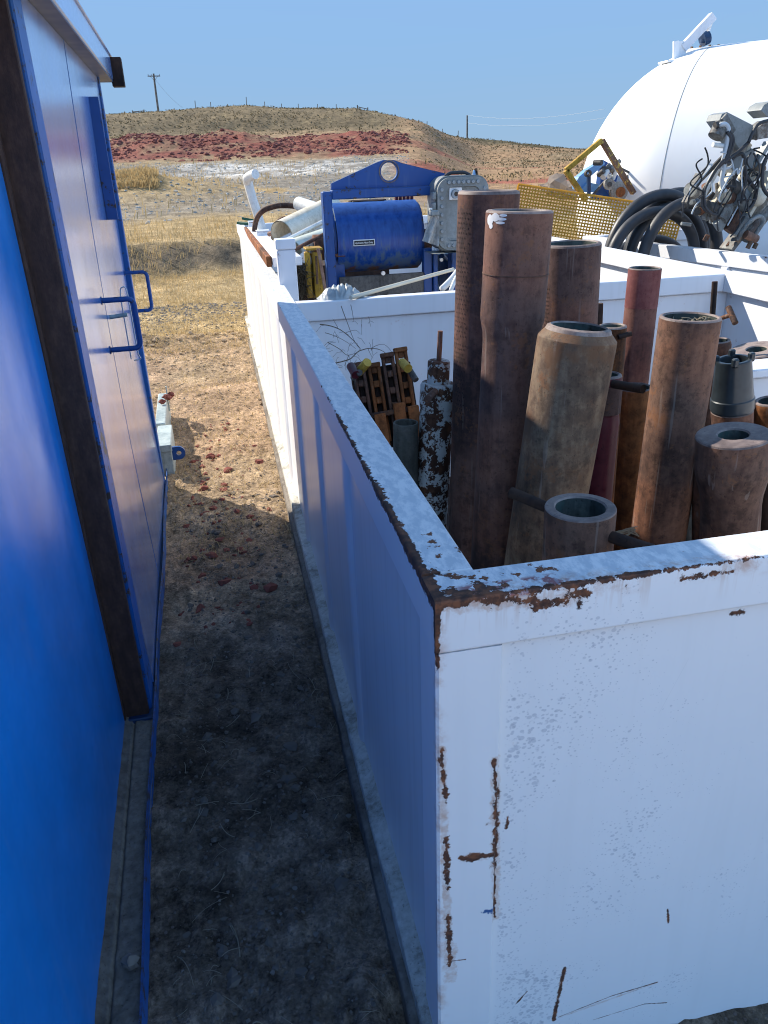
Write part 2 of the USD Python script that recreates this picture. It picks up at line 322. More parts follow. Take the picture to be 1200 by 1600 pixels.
# white paint of the bins
def white_mat(name, base=(.74, .745, .765), chip=.70, stain=.25, extra=None, rough=.42, scale=13, edge=.9, top_gray=0.0, dirt=.1):
    g = G(); x, y, z = g.xyz(); nz = g.noise(scale, 7, .7); lo = g.noise(1.3, 4, .6)
    c = g.mixc(g.lin(lo, .3, .7), tuple(v * .94 for v in base), base)
    drip = g.noise(6, 5, .62, vec=g.map(scale=(4, 4, .2)))
    c = g.mixc(g.mul(g.sm(drip, .46, .70), dirt), c, (.42, .39, .34))
    if top_gray:  # patchy blue-grey mixed into upward faces
        fz = g.noise(26, 6, .72, vec=g.map(scale=(1.6, .7, 1))); up = g.sm(g.xyz(g.n('geometry', 'true_normal'))[2], .4, .7); c = g.mixc(g.mul(g.mul(g.sm(fz, .40, .60), up), top_gray), c, (.46, .52, .58))
    e = g.mul(g.edge(.010), edge); k = g.add(nz, e)
    k = g.add(k, g.lin(lo, .35, .7, -.05, .05))
    halo = g.sm(k, chip - .07, chip + .03); c = g.mixc(g.mul(halo, stain), c, (.42, .19, .07))
    core = g.sm(k, chip, chip + .018); fine = g.noise(60, 4, .6)
    rustc = g.ramp(fine, [(.38, (.045, .019, .013)), (.52, (.10, .038, .02)), (.62, (.19, .068, .03))])
    if extra: c, core = extra(g, c, core, x, y, z, nz, fine)
    c = g.mixc(core, c, rustc)
    h = g.add(g.mul(core, -.8), g.mul(g.noise(180, 2, .5), .08))
    M[name] = g.done(name, c, g.mixc(core, (rough,) * 3, (.8,) * 3), g.bump(h, .35, .003), spec=.5)
def at_y_(px, py):
    d = ROT @ np.array([px - 600.0, py - 800.0, F]); t = .992 / d[1]; q = EYE + t * d; return q[0], q[2]
def near_marks(g, c, core, x, y, z, nz, fine):
    w = g.sub(g.noise(38, 5, .7), .5); w2 = g.sub(g.noise(90, 4, .7), .5)
    ww = g.add(g.mul(w, 1.6), w2)
    # wear along the rim's outer top edges and the upright corner
    dN = g.math('sqrt', g.add(g.math('power', g.sub(y, .992), 2.0), g.math('power', g.sub(z, 1.228), 2.0)))
    dL = g.math('sqrt', g.add(g.math('power', g.sub(x, .267), 2.0), g.math('power', g.sub(z, 1.228), 2.0)))
    dC = g.math('sqrt', g.add(g.math('power', g.sub(x, .267), 2.0), g.math('power', g.sub(y, .992), 2.0)))
    big = g.sub(g.noise(9, 5, .65), .5)
    mN = g.sm(g.sub(g.add(g.lin(x, .27, .75, .012, .004), g.add(g.mul(ww, .016), g.mul(big, .022))), dN), 0.0, .002)
    mL = g.sm(g.sub(g.add(g.lin(y, 1.0, 2.6, .017, -.004), g.add(g.mul(ww, .020), g.mul(big, .035))), dL), 0.0, .002)
    mC = g.sm(g.sub(g.add(g.lin(z, 1.02, 1.23, .0010, .009), g.add(g.mul(ww, .010), g.mul(big, .03))), dC), 0.0, .002)
    e = g.mx(mN, g.mx(mL, mC))
    wide = g.mx(g.sm(g.sub(.042, dN), 0.0, .03), g.sm(g.sub(.03, dC), 0.0, .03))
    c = g.mixc(g.mul(g.mul(wide, g.sm(g.noise(17, 5, .7), .45, .7)), .6), c, (.42, .17, .06))
    # scattered flakes near the top corner
    cr = g.math('sqrt', g.add(g.math('power', g.sub(x, .31), 2.0), g.math('power', g.sub(y, 1.04), 2.0)))
    fl = g.sm(g.add(g.noise(30, 5, .62), g.lin(cr, .02, .34, .10, -.12)), .62, .64)
    top = g.sm(z, 1.215, 1.222); e = g.mx(e, g.mul(fl, top))
    face = g.sm(g.sub(1.02, y), .0, .005)
    red = g.mul(g.mul(g.sm(g.noise(40, 5, .6), .47, .55), top), g.mul(g.sm(g.sub(1.035, y), 0, .012), g.mul(g.sm(x, .29, .33), g.sm(g.sub(.52, x), 0, .05))))
    c = g.mixc(g.mul(red, .9), c, (.22, .03, .035))
    # rust strokes on the near panel
    S = [((690, 1170), (697, 1255), .0028, 1.4), ((697, 1310), (700, 1390), .0026, 2.0), ((700, 1430), (703, 1510), .0028, 1.6), ((701, 1503), (727, 1500), .0016, 1),
         ((772, 1188), (776, 1245), .0024, 1.2), ((777, 1240), (775, 1355), .0042, 1.1), ((775, 1335), (775, 1440), .0018, 1.6), ((722, 1342), (774, 1336), .0045, 1.0), ((720, 1342), (738, 1344), .0045, 1.2),
         ((885, 1520), (868, 1600), .0032, .8), ((875, 1596), (960, 1562), .0011, .5), ((960, 1562), (1030, 1541), .0013, .5), ((930, 1600), (1010, 1575), .0010, .5), ((1010, 1575), (1045, 1573), .0013, .5),
         ((1047, 1427), (1048, 1448), .0022, .6), ((808, 1576), (826, 1556), .0012, 1.0), ((796, 1283), (795, 1300), .0026, 1.0), ((690, 930), (830, 940), .0060, 1.6), ((840, 946), (912, 928), .0060, 1.5),
         ((1065, 906), (1140, 893), .0036, 1.6), ((905, 925), (904, 948), .0036, 1.2), ((1150, 963), (1166, 961), .0030, 1.5)]
    mk = None
    for a, b, wd_, am in S:
        q = g.seg(x, z, at_y_(*a), at_y_(*b), wd_ * 1.7, ww, am * 1.25); mk = q if mk is None else g.mx(mk, q)
    halo = None
    for a, b, wd_ in [((775, 1190), (776, 1440), .012), ((722, 1342), (774, 1338), .011), ((690, 1170), (702, 1510), .010), ((878, 1596), (1030, 1541), .004), ((690, 945), (905, 935), .018), ((703, 1480), (703, 1530), .016), ((885, 1520), (868, 1600), .007)]:
        q = g.seg(x, z, at_y_(*a), at_y_(*b), wd_, ww, .6); halo = q if halo is None else g.mx(halo, q)
    c = g.mixc(g.mul(g.mul(halo, face), g.lin(fine, .35, .65, .05, .5)), c, (.45, .20, .07))
    dr = g.mul(g.mul(g.sm(g.noise(70, 3, .6, vec=g.map(scale=(1, 1, .07))), .50, .66), g.lin(z, 1.155, 1.222, 0., 1.)), g.mul(face, g.lin(x, .3, 1.3, .75, .25)))
    c = g.mixc(g.mul(dr, .55), c, (.42, .20, .08))
    bl = g.seg(x, z, at_y_(758, 1424), at_y_(772, 1424), .007, ww, 1.3)
    c = g.mixc(g.mul(bl, face), c, (.03, .10, .26))
    sc = g.seg(x, z, at_y_(1034, 1120), at_y_(1081, 1034), .0009, ww, .1); c = g.mixc(g.mul(g.mul(sc, face), .5), c, (.5, .5, .52))
    # grey splash spots, denser towards the left of the panel
    for sc_, th, lo_, hi_ in ((62, .50, .40, .60), (120, .50, .38, .58)):
        d = g.vor(sc_, 'distance', vec=g.map(scale=(1, .02, 1.25), rot=(0, .5, 0))); rnd = g.noise(sc_ * .5, 2, .5); dens = g.add(g.noise(5, 3, .6), g.lin(x, .40, .8, .12, -.08))
        mk2 = g.mul(g.sm(g.sub(g.mul(g.lin(dens, lo_, hi_ + .12), th), d), 0.0, .10), g.sm(rnd, .42, .52))
        c = g.mixc(g.mul(g.mul(mk2, g.sm(x, .392, .40)), g.mul(face, .42)), c, (.33, .35, .41))
    core = g.mx(core, g.mx(e, g.mul(mk, face)))
    return c, core
white_mat('white_bin', base=(.80, .80, .81), chip=.735, extra=near_marks, dirt=.04, top_gray=.75, edge=.0)
white_mat('white_rust', chip=.675, stain=.45, edge=.6, top_gray=.15)
white_mat('white_clean', chip=.76, stain=.2, edge=.3)
white_mat('white_side', base=(.86, .865, .875), chip=.745, edge=.35, dirt=.16, rough=.26)
# tank: smooth white enamel
g = G(); n = g.noise(1.2, 4, .6); nd = g.noise(4, 4, .6, vec=g.map(scale=(3, 3, .3)))
c = g.mixc(g.mul(g.sm(nd, .5, .8), .10), (.82, .82, .81), (.6, .58, .53)); M['tank_white'] = g.done('tank_white', c, .38, g.bump(n, .05, .02))

# ground: colours by place in the vertex colours, grain and grit from noise
g = G(); vc = g.n('attribute', 'color', attribute='soil'); n1 = g.noise(2.2, 7, .65); n2 = g.noise(22, 7, .72); n3 = g.noise(70, 4, .65); cell = g.vor(130, 'color'); cv = g.xyz(cell)[0]
k = g.add(g.mul(n1, .30), g.add(g.mul(n2, .42), g.add(g.mul(n3, .16), g.lin(cv, 0, 1, .03, .09))))
c = g.n('mix', 'color', mix_type='multiply', fac=1.0, color1=vc, color2=g.ramp(k, [(.40, (.30, .29, .285)), (.47, (.75, .74, .73)), (.52, (1.05, 1.04, 1.03)), (.60, (1.85, 1.8, 1.75))]))
peb = g.vor(46, 'distance'); c = g.mixc(g.mul(g.sm(g.sub(.26, peb), 0, .08), g.sm(g.noise(9, 3, .6), .5, .62)), c, g.mixc(g.noise(20, 2), (.10, .05, .04), (.26, .24, .22)))
h = g.add(g.mul(n1, .5), g.add(g.mul(n2, .55), g.add(g.mul(n3, .25), g.mul(g.sm(g.sub(.3, peb), 0, .2), .15))))
M['soil'] = g.done('soil', c, .95, g.bump(h, .7, .05), spec=.08)
def leafy(name, a, b):
    g = G(); n = g.noise(9, 4, .6); w = g.n('white_noise_texture', 'value', dimensions='1D', w=g.n('geometry', 'random_per_island'))
    c = g.mixc(w, a, b); d = g.n('diffuse_bsdf', 'BSDF', color=c); t = g.n('translucent_bsdf', 'BSDF', color=c)
    mx = g.n('mix_closure', 'closure', fac=.3); g.links += [(str(d), str(mx).split('.')[0] + '.closure1'), (str(t), str(mx).split('.')[0] + '.closure2')]
    M[name] = usdkit.material(stage, f'/World/Looks/{name}', g.nodes, g.links, surface=str(mx))
leafy('dry_grass', (.34, .235, .10), (.60, .46, .25)); leafy('straw', (.22, .19, .14), (.44, .39, .30)); leafy('sage', (.095, .082, .052), (.19, .16, .10))
leafy('dead_brush', (.07, .055, .04), (.17, .14, .10))
def stone_mat(name, a, b):
    g = G(); w = g.n('white_noise_texture', 'value', dimensions='1D', w=g.n('geometry', 'random_per_island'))
    M[name] = g.done(name, g.mixc(w, a, b), .9, g.bump(g.noise(60, 4, .6), .4, .004), spec=.15)
stone_mat('red_stone', (.11, .034, .028), (.27, .095, .07)); stone_mat('gray_stone', (.10, .085, .072), (.26, .23, .20)); stone_mat('dark_rock', (.14, .11, .09), (.22, .18, .15))
stone_mat('pale_clod', (.24, .21, .175), (.44, .42, .38)); stone_mat('tan_clod', (.26, .18, .11), (.42, .31, .20)); stone_mat('clod', (.07, .06, .052), (.20, .17, .145))

# ---------------------------------------------------------------- terrain
RIDGE = [(-600, 200), (0, 190), (170, 184), (250, 179), (310, 174), (370, 171), (385, 169.5), (430, 173), (520, 174.5), (560, 176), (600, 186), (650, 201), (700, 214), (730, 217), (800, 223), (900, 233), (1000, 239), (1200, 247), (2500, 260)]
def px_dir(px, py):
    d = ray(px, py); h = math.hypot(d[0], d[1]); return math.atan2(d[0], d[1]), d[2] / h
RA = np.array([px_dir(*p) for p in RIDGE]); R_AZ, R_T = RA[:, 0], RA[:, 1]
AZ0, AZ1 = px_dir(640, 250)[0], px_dir(760, 260)[0]
LEFT = ([0, 13.5, 15.2, 16.6, 22, 24, 32, 40, 48, 54, 75, 92], [0, .05, .12, .60, .58, .66, 1.0, 1.5, 2.2, 2.7, 4.4, 6.0])
RIGHT = ([0, 15, 30, 45, 60, 80, 92], [-.02, .1, .5, .9, 1.3, 1.5, 1.7])
RR = 112.0
def terrain(x, y, fine=True):
    x, y = np.asarray(x, float), np.asarray(y, float); r = np.hypot(x, y); az = np.arctan2(x, y)
    rw = r * (1 + .05 * fbm(np.sin(az) * 40, np.cos(az) * 40, .25, 3, 5)); rw = np.where(r < 12, r, rw)
    t = np.clip((az - AZ0) / (AZ1 - AZ0), 0, 1); t = t * t * (3 - 2 * t)
    zl = np.interp(rw, *LEFT) * (1 - t) + np.interp(rw, *RIGHT) * t
    zr = EYE[2] + np.interp(az, R_AZ, R_T) * RR
    k = np.clip((r - 84) / (RR - 84), 0, 1); k = np.sin(k * np.pi / 2) ** .8
    z = zl * (1 - k) + zr * k
    back = np.clip((r - RR - 2) / 130, 0, 1); z = z * (1 - .8 * back) - 6 * back * (r > RR)
    z = np.where(np.abs(az) > 1.25, z * np.clip(1 - (np.abs(az) - 1.25) / .5, 0, 1), z)
    # spoil heaps of red rock in front of the hill
    for (px, py, rr, w, dp, h) in ((190, 222, 62, 2.4, 5, .9), (228, 222, 61, 1.6, 5, .7), (262, 226, 56, 1.4, 3, .75), (305, 226, 60, 2.6, 5, .9), (345, 232, 60, 2.0, 5, .8), (385, 232, 60, 1.8, 5, .75), (425, 240, 58, 2, 5, .45), (500, 240, 62, 2.4, 5, .55), (560, 240, 62, 2.2, 5, .8), (610, 246, 66, 1.6, 5, .7)):
        a, _ = px_dir(px, py); dx, dy = x - rr * math.sin(a), y - rr * math.cos(a)
        z = z + .62 * h * np.exp(-((dx / w) ** 2 + (dy / dp) ** 2)) * (1 + 1.1 * fbm(x, y, .7, 4, 3))
    # grassy hummock left of the gap
    a, _ = px_dir(215, 300); dx, dy = x - 33 * math.sin(a), y - 33 * math.cos(a); z = z + .75 * np.exp(-((dx / 3.2) ** 2 + (dy / 4) ** 2)) * (1 + .8 * fbm(x, y, .9, 3, 8))
    if fine:
        far = np.clip((r - 17) / 20, 0, 1); hill = np.clip((r - 45) / 20, 0, 1) * (r < 112)
        z = z + fbm(x, y, .35, 4, 1) * (.35 * far + .22 * hill) + fbm(x, y, 1.3, 3, 2) * (.10 * far + .25 * hill)
        mid = np.clip((r - 4.6) / 1.5, 0, 1) * (1 - far)
        z = z + fbm(x, y, 1.1, 4, 4) * .10 * mid + np.abs(fbm(x * .35, y, 1.6, 3, 6)) * .16 * mid * np.exp(-((r - 8.0) / 3) ** 2)
        for (r0_, wd__, h_) in ((5.5, .16, .05), (6.05, .12, .035), (7.2, .14, .05), (9.3, .22, .10), (10.1, .18, .06)):
            z = z + h_ * np.exp(-((r - r0_ + .5 * fbm(x, y, .7, 3, 55)) / wd__) ** 2) * np.clip(.5 + 4 * fbm(x, y, 1.3, 4, 57), 0, 1.6)
        nr = np.clip(1 - (r - 6) / 8, 0, 1)
        z = z + nr * (fbm(x, y, 3.1, 4, 7) * .085 + np.abs(fbm(x, y, 8, 3, 9)) * .075 - .012 + fbm(x, y, 24, 3, 19) * .034 + np.abs(fbm(x, y, 55, 2, 29)) * .016)
        bank = np.exp(-((rw - 15.9) / .8) ** 2); z = z + bank * fbm(x, y, 2.2, 4, 11) * .30
        inx = np.clip((x - .0) / .25, 0, 1) * np.clip((3.2 - r) / 1.2, 0, 1); z = z - .012 * inx
        for (cx, cy, s, h) in ((.02, 1.15, .13, .045), (.12, 1.2, .09, .05), (-.25, 1.97, .10, .035), (.13, 1.08, .07, .05), (.05, 2.55, .16, .03), (-.02, 2.0, .10, .03), (-.1, 3.0, .2, .03)):
            z = z + h * np.exp(-(((x - cx) / s) ** 2 + ((y - cy) / s) ** 2)) * (1 + 1.6 * fbm(x, y, 12, 3, 21))
    return z - .015
rr = [.25]
while rr[-1] < 6000:
    q = rr[-1]; rr.append(q + (max(.010, .0085 * q) if q < 16 else .011 * q if q < 125 else .12 * q))
rr = np.array(rr)
az = np.radians(np.concatenate([np.arange(-178, -36, 4), np.arange(-36, -22, .7), np.arange(-22, 16, .12), np.arange(16, 46, .5), np.arange(46, 183, 4)])); az[-1] = math.radians(182)
Rg, Ag = np.meshgrid(rr, az, indexing='ij'); X, Y = Rg * np.sin(Ag), Rg * np.cos(Ag)
Z = terrain(X, Y)
# hidden yard under the tank lies lower
Z = Z - .32 * np.clip((X - 3.2) / .8, 0, 1) * (Rg < 18) * np.clip((18 - Rg) / 4, 0, 1)
n, k = X.shape; I = np.arange(n * k).reshape(n, k); q = np.stack([I[:-1, :-1], I[:-1, 1:], I[1:, 1:], I[1:, :-1]], -1).reshape(-1, 4)
V = np.stack([X, Y, Z], -1).reshape(-1, 3); Fc = np.vstack([q[:, [0, 2, 1]], q[:, [0, 3, 2]]])
V = np.vstack([V, [0, 0, -.02]]); c0 = len(V) - 1; ring = I[0]; Fc = np.vstack([Fc, np.stack([np.full(k - 1, c0), ring[1:], ring[:-1]], -1)])
def mixv(a, b, t): return a + (np.asarray(b) - a) * np.clip(t, 0, 1)[..., None]
def soil_colour(x, y):
    r = np.hypot(x, y); az = np.arctan2(x, y); w = fbm(x, y, .22, 4, 31); w2 = fbm(x, y, .9, 4, 32); w3 = fbm(x, y, 5, 4, 33)
    t = np.clip((az - AZ0) / (AZ1 - AZ0), 0, 1)
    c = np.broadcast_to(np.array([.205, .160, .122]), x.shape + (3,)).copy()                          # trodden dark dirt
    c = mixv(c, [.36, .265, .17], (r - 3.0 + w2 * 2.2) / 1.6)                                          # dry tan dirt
    c = mixv(c, [.30, .15, .10], np.clip((w2 - .03) * 8, 0, 1) * (r > 3.4) * (r < 13) * .22)               # reddish patches
    c = mixv(c, [.42, .31, .165], np.clip((r - 8.8 + w * 4) / 1.0, 0, 1))                                # dry grass
    c = mixv(c, [.14, .112, .078], np.exp(-((r - 15.95 + w * .5) / .62) ** 2) * 1.3)                       # cut bank
    c = mixv(c, [.37, .27, .14], np.clip((r - 16.9) / .6, 0, 1))
    c = mixv(c, [.235, .21, .175], np.clip((r - 22.5 + w * 5) / 2.5, 0, 1))                                # grey wash
    c = mixv(c, [.36, .26, .135], np.clip((w2 + w * .6 - .13) * 9, 0, 1) * (r > 24) * (r < 42))
    a, _ = px_dir(215, 300); c = mixv(c, [.38, .275, .14], 1.4 * np.exp(-(((x - 33 * math.sin(a)) / 3.4) ** 2 + ((y - 33 * math.cos(a)) / 5) ** 2)))
    lime = np.clip((r - 39 + w * 7) / 3, 0, 1) * np.clip((50 - r + w * 6) / 3, 0, 1) * np.clip(1.3 - abs((az - px_dir(420, 260)[0]) / .13), 0, 1)
    c = mixv(c, [.55, .54, .51], lime * np.clip(.45 + w2 * 4 + w3 * 2.5, 0, 1))
    c = mixv(c, [.33, .24, .13], np.clip((r - 47.5 + w * 4) / 2, 0, 1) * .8)
    redw = np.clip((r - 49.5 + w * 9 + w2 * 3) / 2, 0, 1) * np.clip((71 - r + w * 10) / 3, 0, 1)
    right = np.clip((az - px_dir(600, 240)[0]) / .04, 0, 1)
    c = mixv(c, [.215, .075, .056], redw * (1 - right) * np.clip(.9 + w2 * 3.0, 0.15, 1))
    c = mixv(c, [.30, .21, .125], np.clip((r - 69 + w * 8) / 3, 0, 1) * 1.0)
    c = mixv(c, [.17, .132, .08], np.clip((r - 76 + w * 8) / 5, 0, 1))                                   # olive hill
    c = mixv(c, [.24, .185, .105], np.clip((w2 + w * .4) * 5, 0, 1) * (r > 78) * .75)
    # right-hand flats: brown grass with red bands
    rc = np.broadcast_to(np.array([.33, .215, .125]), x.shape + (3,)).copy()
    rc = mixv(rc, [.29, .11, .075], np.clip(np.sin(r * .33 + w * 5) * 1.6 - .2 + w2 * 2, 0, 1) * np.clip((62 - r) / 4, 0, 1) * (r > 30))
    rc = mixv(rc, [.24, .185, .11], np.clip((w2 * 1.4 + w) * 4, 0, 1) * .7 * (r > 62))
    rc = mixv(rc, [.125, .105, .062], np.clip((r - 95 + w * 6) / 5, 0, 1))
    c = np.where((r > 24)[..., None], mixv(c, rc, right * np.clip((r - 24) / 4, 0, 1)), c)
    c = mixv(c, [.64, .53, .41], np.clip((-.2 - y + w2 * .6) / .8, 0, 1) * np.clip((60 - r) / 20, 0, 1))   # unseen ground behind the camera, made pale to bounce light onto the bin
    w4 = fbm(x, y, 16, 3, 37); near = np.clip((4.5 - r) / 1.5, 0, 1); c = c * (1 + near * (1.3 * w4 + .9 * w3 + .9 * w2))[..., None]
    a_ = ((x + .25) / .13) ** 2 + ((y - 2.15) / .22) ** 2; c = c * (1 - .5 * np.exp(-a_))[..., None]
    return np.clip(c * (1 + .5 * w3[..., None] + .25 * w2[..., None]), .01, .8)
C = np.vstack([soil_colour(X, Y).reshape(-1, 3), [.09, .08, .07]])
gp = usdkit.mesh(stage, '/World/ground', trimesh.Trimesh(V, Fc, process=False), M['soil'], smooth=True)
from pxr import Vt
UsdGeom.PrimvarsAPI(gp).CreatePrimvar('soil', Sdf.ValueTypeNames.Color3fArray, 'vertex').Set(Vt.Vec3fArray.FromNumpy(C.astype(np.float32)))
meta(gp.GetPrim(), 'trodden dirt, dry grass, red spoil heaps and the low hill behind the yard', 'ground', None, 'structure')

def blades(pts, h, w, lean, seed, up=None):
    rg = np.random.default_rng(seed); n = len(pts); a = rg.uniform(0, 6.283, n); hh = h * rg.uniform(.45, 1.3, n); l = lean * rg.uniform(.2, 1.4, n)
    dx, dy = np.cos(a), np.sin(a); sx, sy = -dy * w / 2, dx * w / 2; p = np.asarray(pts)
    b0, b1 = p + np.stack([sx, sy, 0 * sx], 1), p - np.stack([sx, sy, 0 * sx], 1)
    mid = p + np.stack([dx * l * hh * .4, dy * l * hh * .4, hh * .62], 1); tip = p + np.stack([dx * l * hh, dy * l * hh, hh * (.95 - .35 * np.minimum(l, 1.2))], 1)
    m0, m1 = mid + np.stack([sx, sy, 0 * sx], 1) * .8, mid - np.stack([sx, sy, 0 * sx], 1) * .8
    v = np.stack([b0, b1, m0, m1, tip], 1).reshape(-1, 3); o = np.arange(n)[:, None] * 5
    f = np.concatenate([o + [0, 1, 3], o + [0, 3, 2], o + [2, 3, 4]]).reshape(-1, 3); return trimesh.Trimesh(v, f, process=False)
def scatter(n, r0, r1, a0, a1, seed, keep=None, z0=-.01):
    rg = np.random.default_rng(seed); r = np.sqrt(rg.uniform(r0 ** 2, r1 ** 2, n)); a = rg.uniform(a0, a1, n); x, y = r * np.sin(a), r * np.cos(a)
    if keep is not None: q = keep(x, y, r, a, rg); x, y = x[q], y[q]
    return np.stack([x, y, terrain(x, y) + z0], 1)
aL, aR = px_dir(150, 400)[0], px_dir(400, 400)[0]
cl = lambda s, th: (lambda x, y, r, a, rg: fbm(x, y, s, 3, 41) + rg.uniform(-.25, .25, len(x)) > th)
grass = join(blades(scatter(15000, 8.8, 15.2, aL, aR + .02, 1, cl(.8, .03)), .075, .006, 1.1, 2), blades(scatter(4000, 9.2, 15.2, aL, aR + .02, 101, cl(2.0, .16)), .19, .007, .7, 102), blades(scatter(6000, 16.2, 23, aL, aR + .25, 3, cl(.7, .08)), .19, .013, .9, 4), blades(scatter(1200, 16.2, 24, aL, aR + .25, 103, cl(1.1, .2)), .38, .013, .5, 104),
             blades(scatter(1300, 15.2, 16.6, aL, aR + .02, 5, cl(1.5, .14)), .22, .011, .9, 6), blades(scatter(5000, 30, 37, aL, px_dir(250, 300)[0], 7, cl(.4, -.05)), .32, .03, .9, 8),
             blades(scatter(6000, 24, 50, aL, aR + .4, 9, cl(.3, .13)), .28, .03, .8, 10), blades(scatter(7000, 3.6, 9, px_dir(232, 600)[0], aR + .05, 11, cl(1.4, .08)), .05, .0045, 1.2, 12))
solo('dry_grass', grass, 'dry_grass', 'pale dry grass matted over the field beyond the bin', 'grass', kind='stuff', smooth=False)
sage = join(blades(scatter(20000, 76, 116, aL - .02, px_dir(1100, 230)[0], 13, cl(.16, .0)), .17, .12, 1.4, 14), blades(scatter(5000, 42, 76, px_dir(640, 250)[0], px_dir(1100, 260)[0], 15, cl(.2, .02)), .14, .09, 1.2, 16))
solo('hill_brush', sage, 'sage', 'low olive scrub covering the hill on the skyline', 'scrub', kind='stuff', smooth=False)
def clumps(n, r0, r1, a0, a1, s0, s1, seed, keep=None):
    rg = np.random.default_rng(seed); P = scatter(n, r0, r1, a0, a1, seed, keep, 0.0); ico = trimesh.creation.icosphere(0, 1.0); v0, f0 = np.asarray(ico.vertices), np.asarray(ico.faces)
    s = s0 + (s1 - s0) * rg.random(len(P)) ** 3; v = v0[None] * (1 + .45 * rg.uniform(-1, 1, (len(P), len(v0), 1))) * s[:, None, None] * np.array([1, 1, .6]) + P[:, None]
    f = f0[None] + (np.arange(len(P)) * len(v0))[:, None, None]; return trimesh.Trimesh(v.reshape(-1, 3), f.reshape(-1, 3), process=False)
aA = px_dir(236, 1600)[0] - .3
red_keep = lambda x, y, r, a, rg: fbm(x, y, .3, 3, 44) + rg.uniform(-.2, .2, len(x)) > .0
solo('red_rubble', clumps(14000, 50, 71, aL - .02, px_dir(640, 240)[0], .02, .20, 21, red_keep), 'red_stone', 'red broken rock heaped below the hill', 'rubble', kind='stuff', smooth=False)
wash = lambda x, y, r, a, rg: fbm(x, y, .35, 3, 47) + rg.uniform(-.2, .2, len(x)) > .02
solo('gray_rubble', clumps(6500, 23, 50, aL - .02, px_dir(640, 300)[0], .015, .085, 28, wash), 'pale_clod', 'pale grey crumbled clay on the wash below the red rock', 'clay', kind='stuff', smooth=False)
in_gap = lambda x, y, r, a, rg: (x > -.33) & (x < .21)
solo('gravel', join(clumps(2600, .9, 4.2, -.6, .3, .002, .0085, 22, in_gap), clumps(2600, 4, 12, aL, aR, .006, .026, 23)), 'gray_stone', 'small gravel strewn over the dirt between building and bin', 'gravel', kind='stuff', smooth=False)
solo('soil_clods', join(clumps(1600, .9, 4.6, -.6, .3, .004, .024, 24, in_gap), clumps(9000, .9, 4.6, -.6, .3, .0018, .008, 34, in_gap)), 'clod', 'crumbled dirt clods in the shaded gap', 'dirt', kind='stuff', smooth=False)
solo('dirt_lumps', clumps(260, 5.5, 9.5, aL, aR, .015, .045, 25), 'tan_clod', 'tan dirt lumps on the sunlit track past the blue building', 'dirt', kind='stuff', smooth=False)
redk = lambda x, y, r, a, rg: (x > -.36) & (x < .16 - .25 * rg.random(len(x))) & (r > 2.9)
solo('red_gravel', join(clumps(420, 2.9, 6.0, -.2, .08, .006, .024, 26, redk), clumps(110, 2.9, 5.2, -.2, .06, .012, .034, 27, redk)), 'red_stone', 'red rock chips scattered along the foot of the blue building', 'gravel', kind='stuff', smooth=False)
for (px, py, s, lab) in ((303, 873, .018, 'lone pale red stone on the shaded dirt, nearest of the red stones'), (330, 715, .035, 'flat red stone lying in the sunlight beside the shadow edge'), (405, 722, .032, 'red stone in the sun nearest to the white bin'), (318, 762, .03, 'red stone inside the shadow edge near the blue lug'), (268, 738, .028, 'red stone against the blue building, below the lug')):
    P = at(px, py, z=.0); P[2] = float(terrain(P[0], P[1])) + .3 * s
    solo('stone', rock(P, s, int(px)), 'red_stone', lab, 'stone', smooth=False)
rg = np.random.default_rng(5); tw = []
for i in range(260):
    x, y = rg.uniform(-.33, .2), rg.uniform(.95, 3.6); c_ = fbm(np.array([x]), np.array([y]), 2.6, 3, 51)[0]
    if c_ < -.02 and x > -.15: continue
    a = rg.uniform(0, 6.28); L = rg.choice([.025, .045, .06, .09]) * rg.uniform(.7, 1.3); p = np.array([[x, y, 0], [x + .5 * L * math.cos(a), y + .5 * L * math.sin(a), 0], [x + L * math.cos(a + .12), y + L * math.sin(a + .12), 0]])
    p[:, 2] = terrain(p[:, 0], p[:, 1]) + np.array([.003, .010, .004]) + rg.uniform(0, .012, 3); tw.append(tube(spline(p, 6), rg.uniform(.0006, .0014), 4))
    if rg.random() < .5:
        b = a + rg.uniform(-1, 1); e = p[1] + np.array([math.cos(b), math.sin(b), .15]) * L * .5; tw.append(tube([p[1], (p[1] + e) / 2, e], .0009, 4))
solo('dead_weeds', join(tw), 'straw', 'thin pale dead weeds and stalks on the dark dirt', 'weeds', kind='stuff', smooth=False)

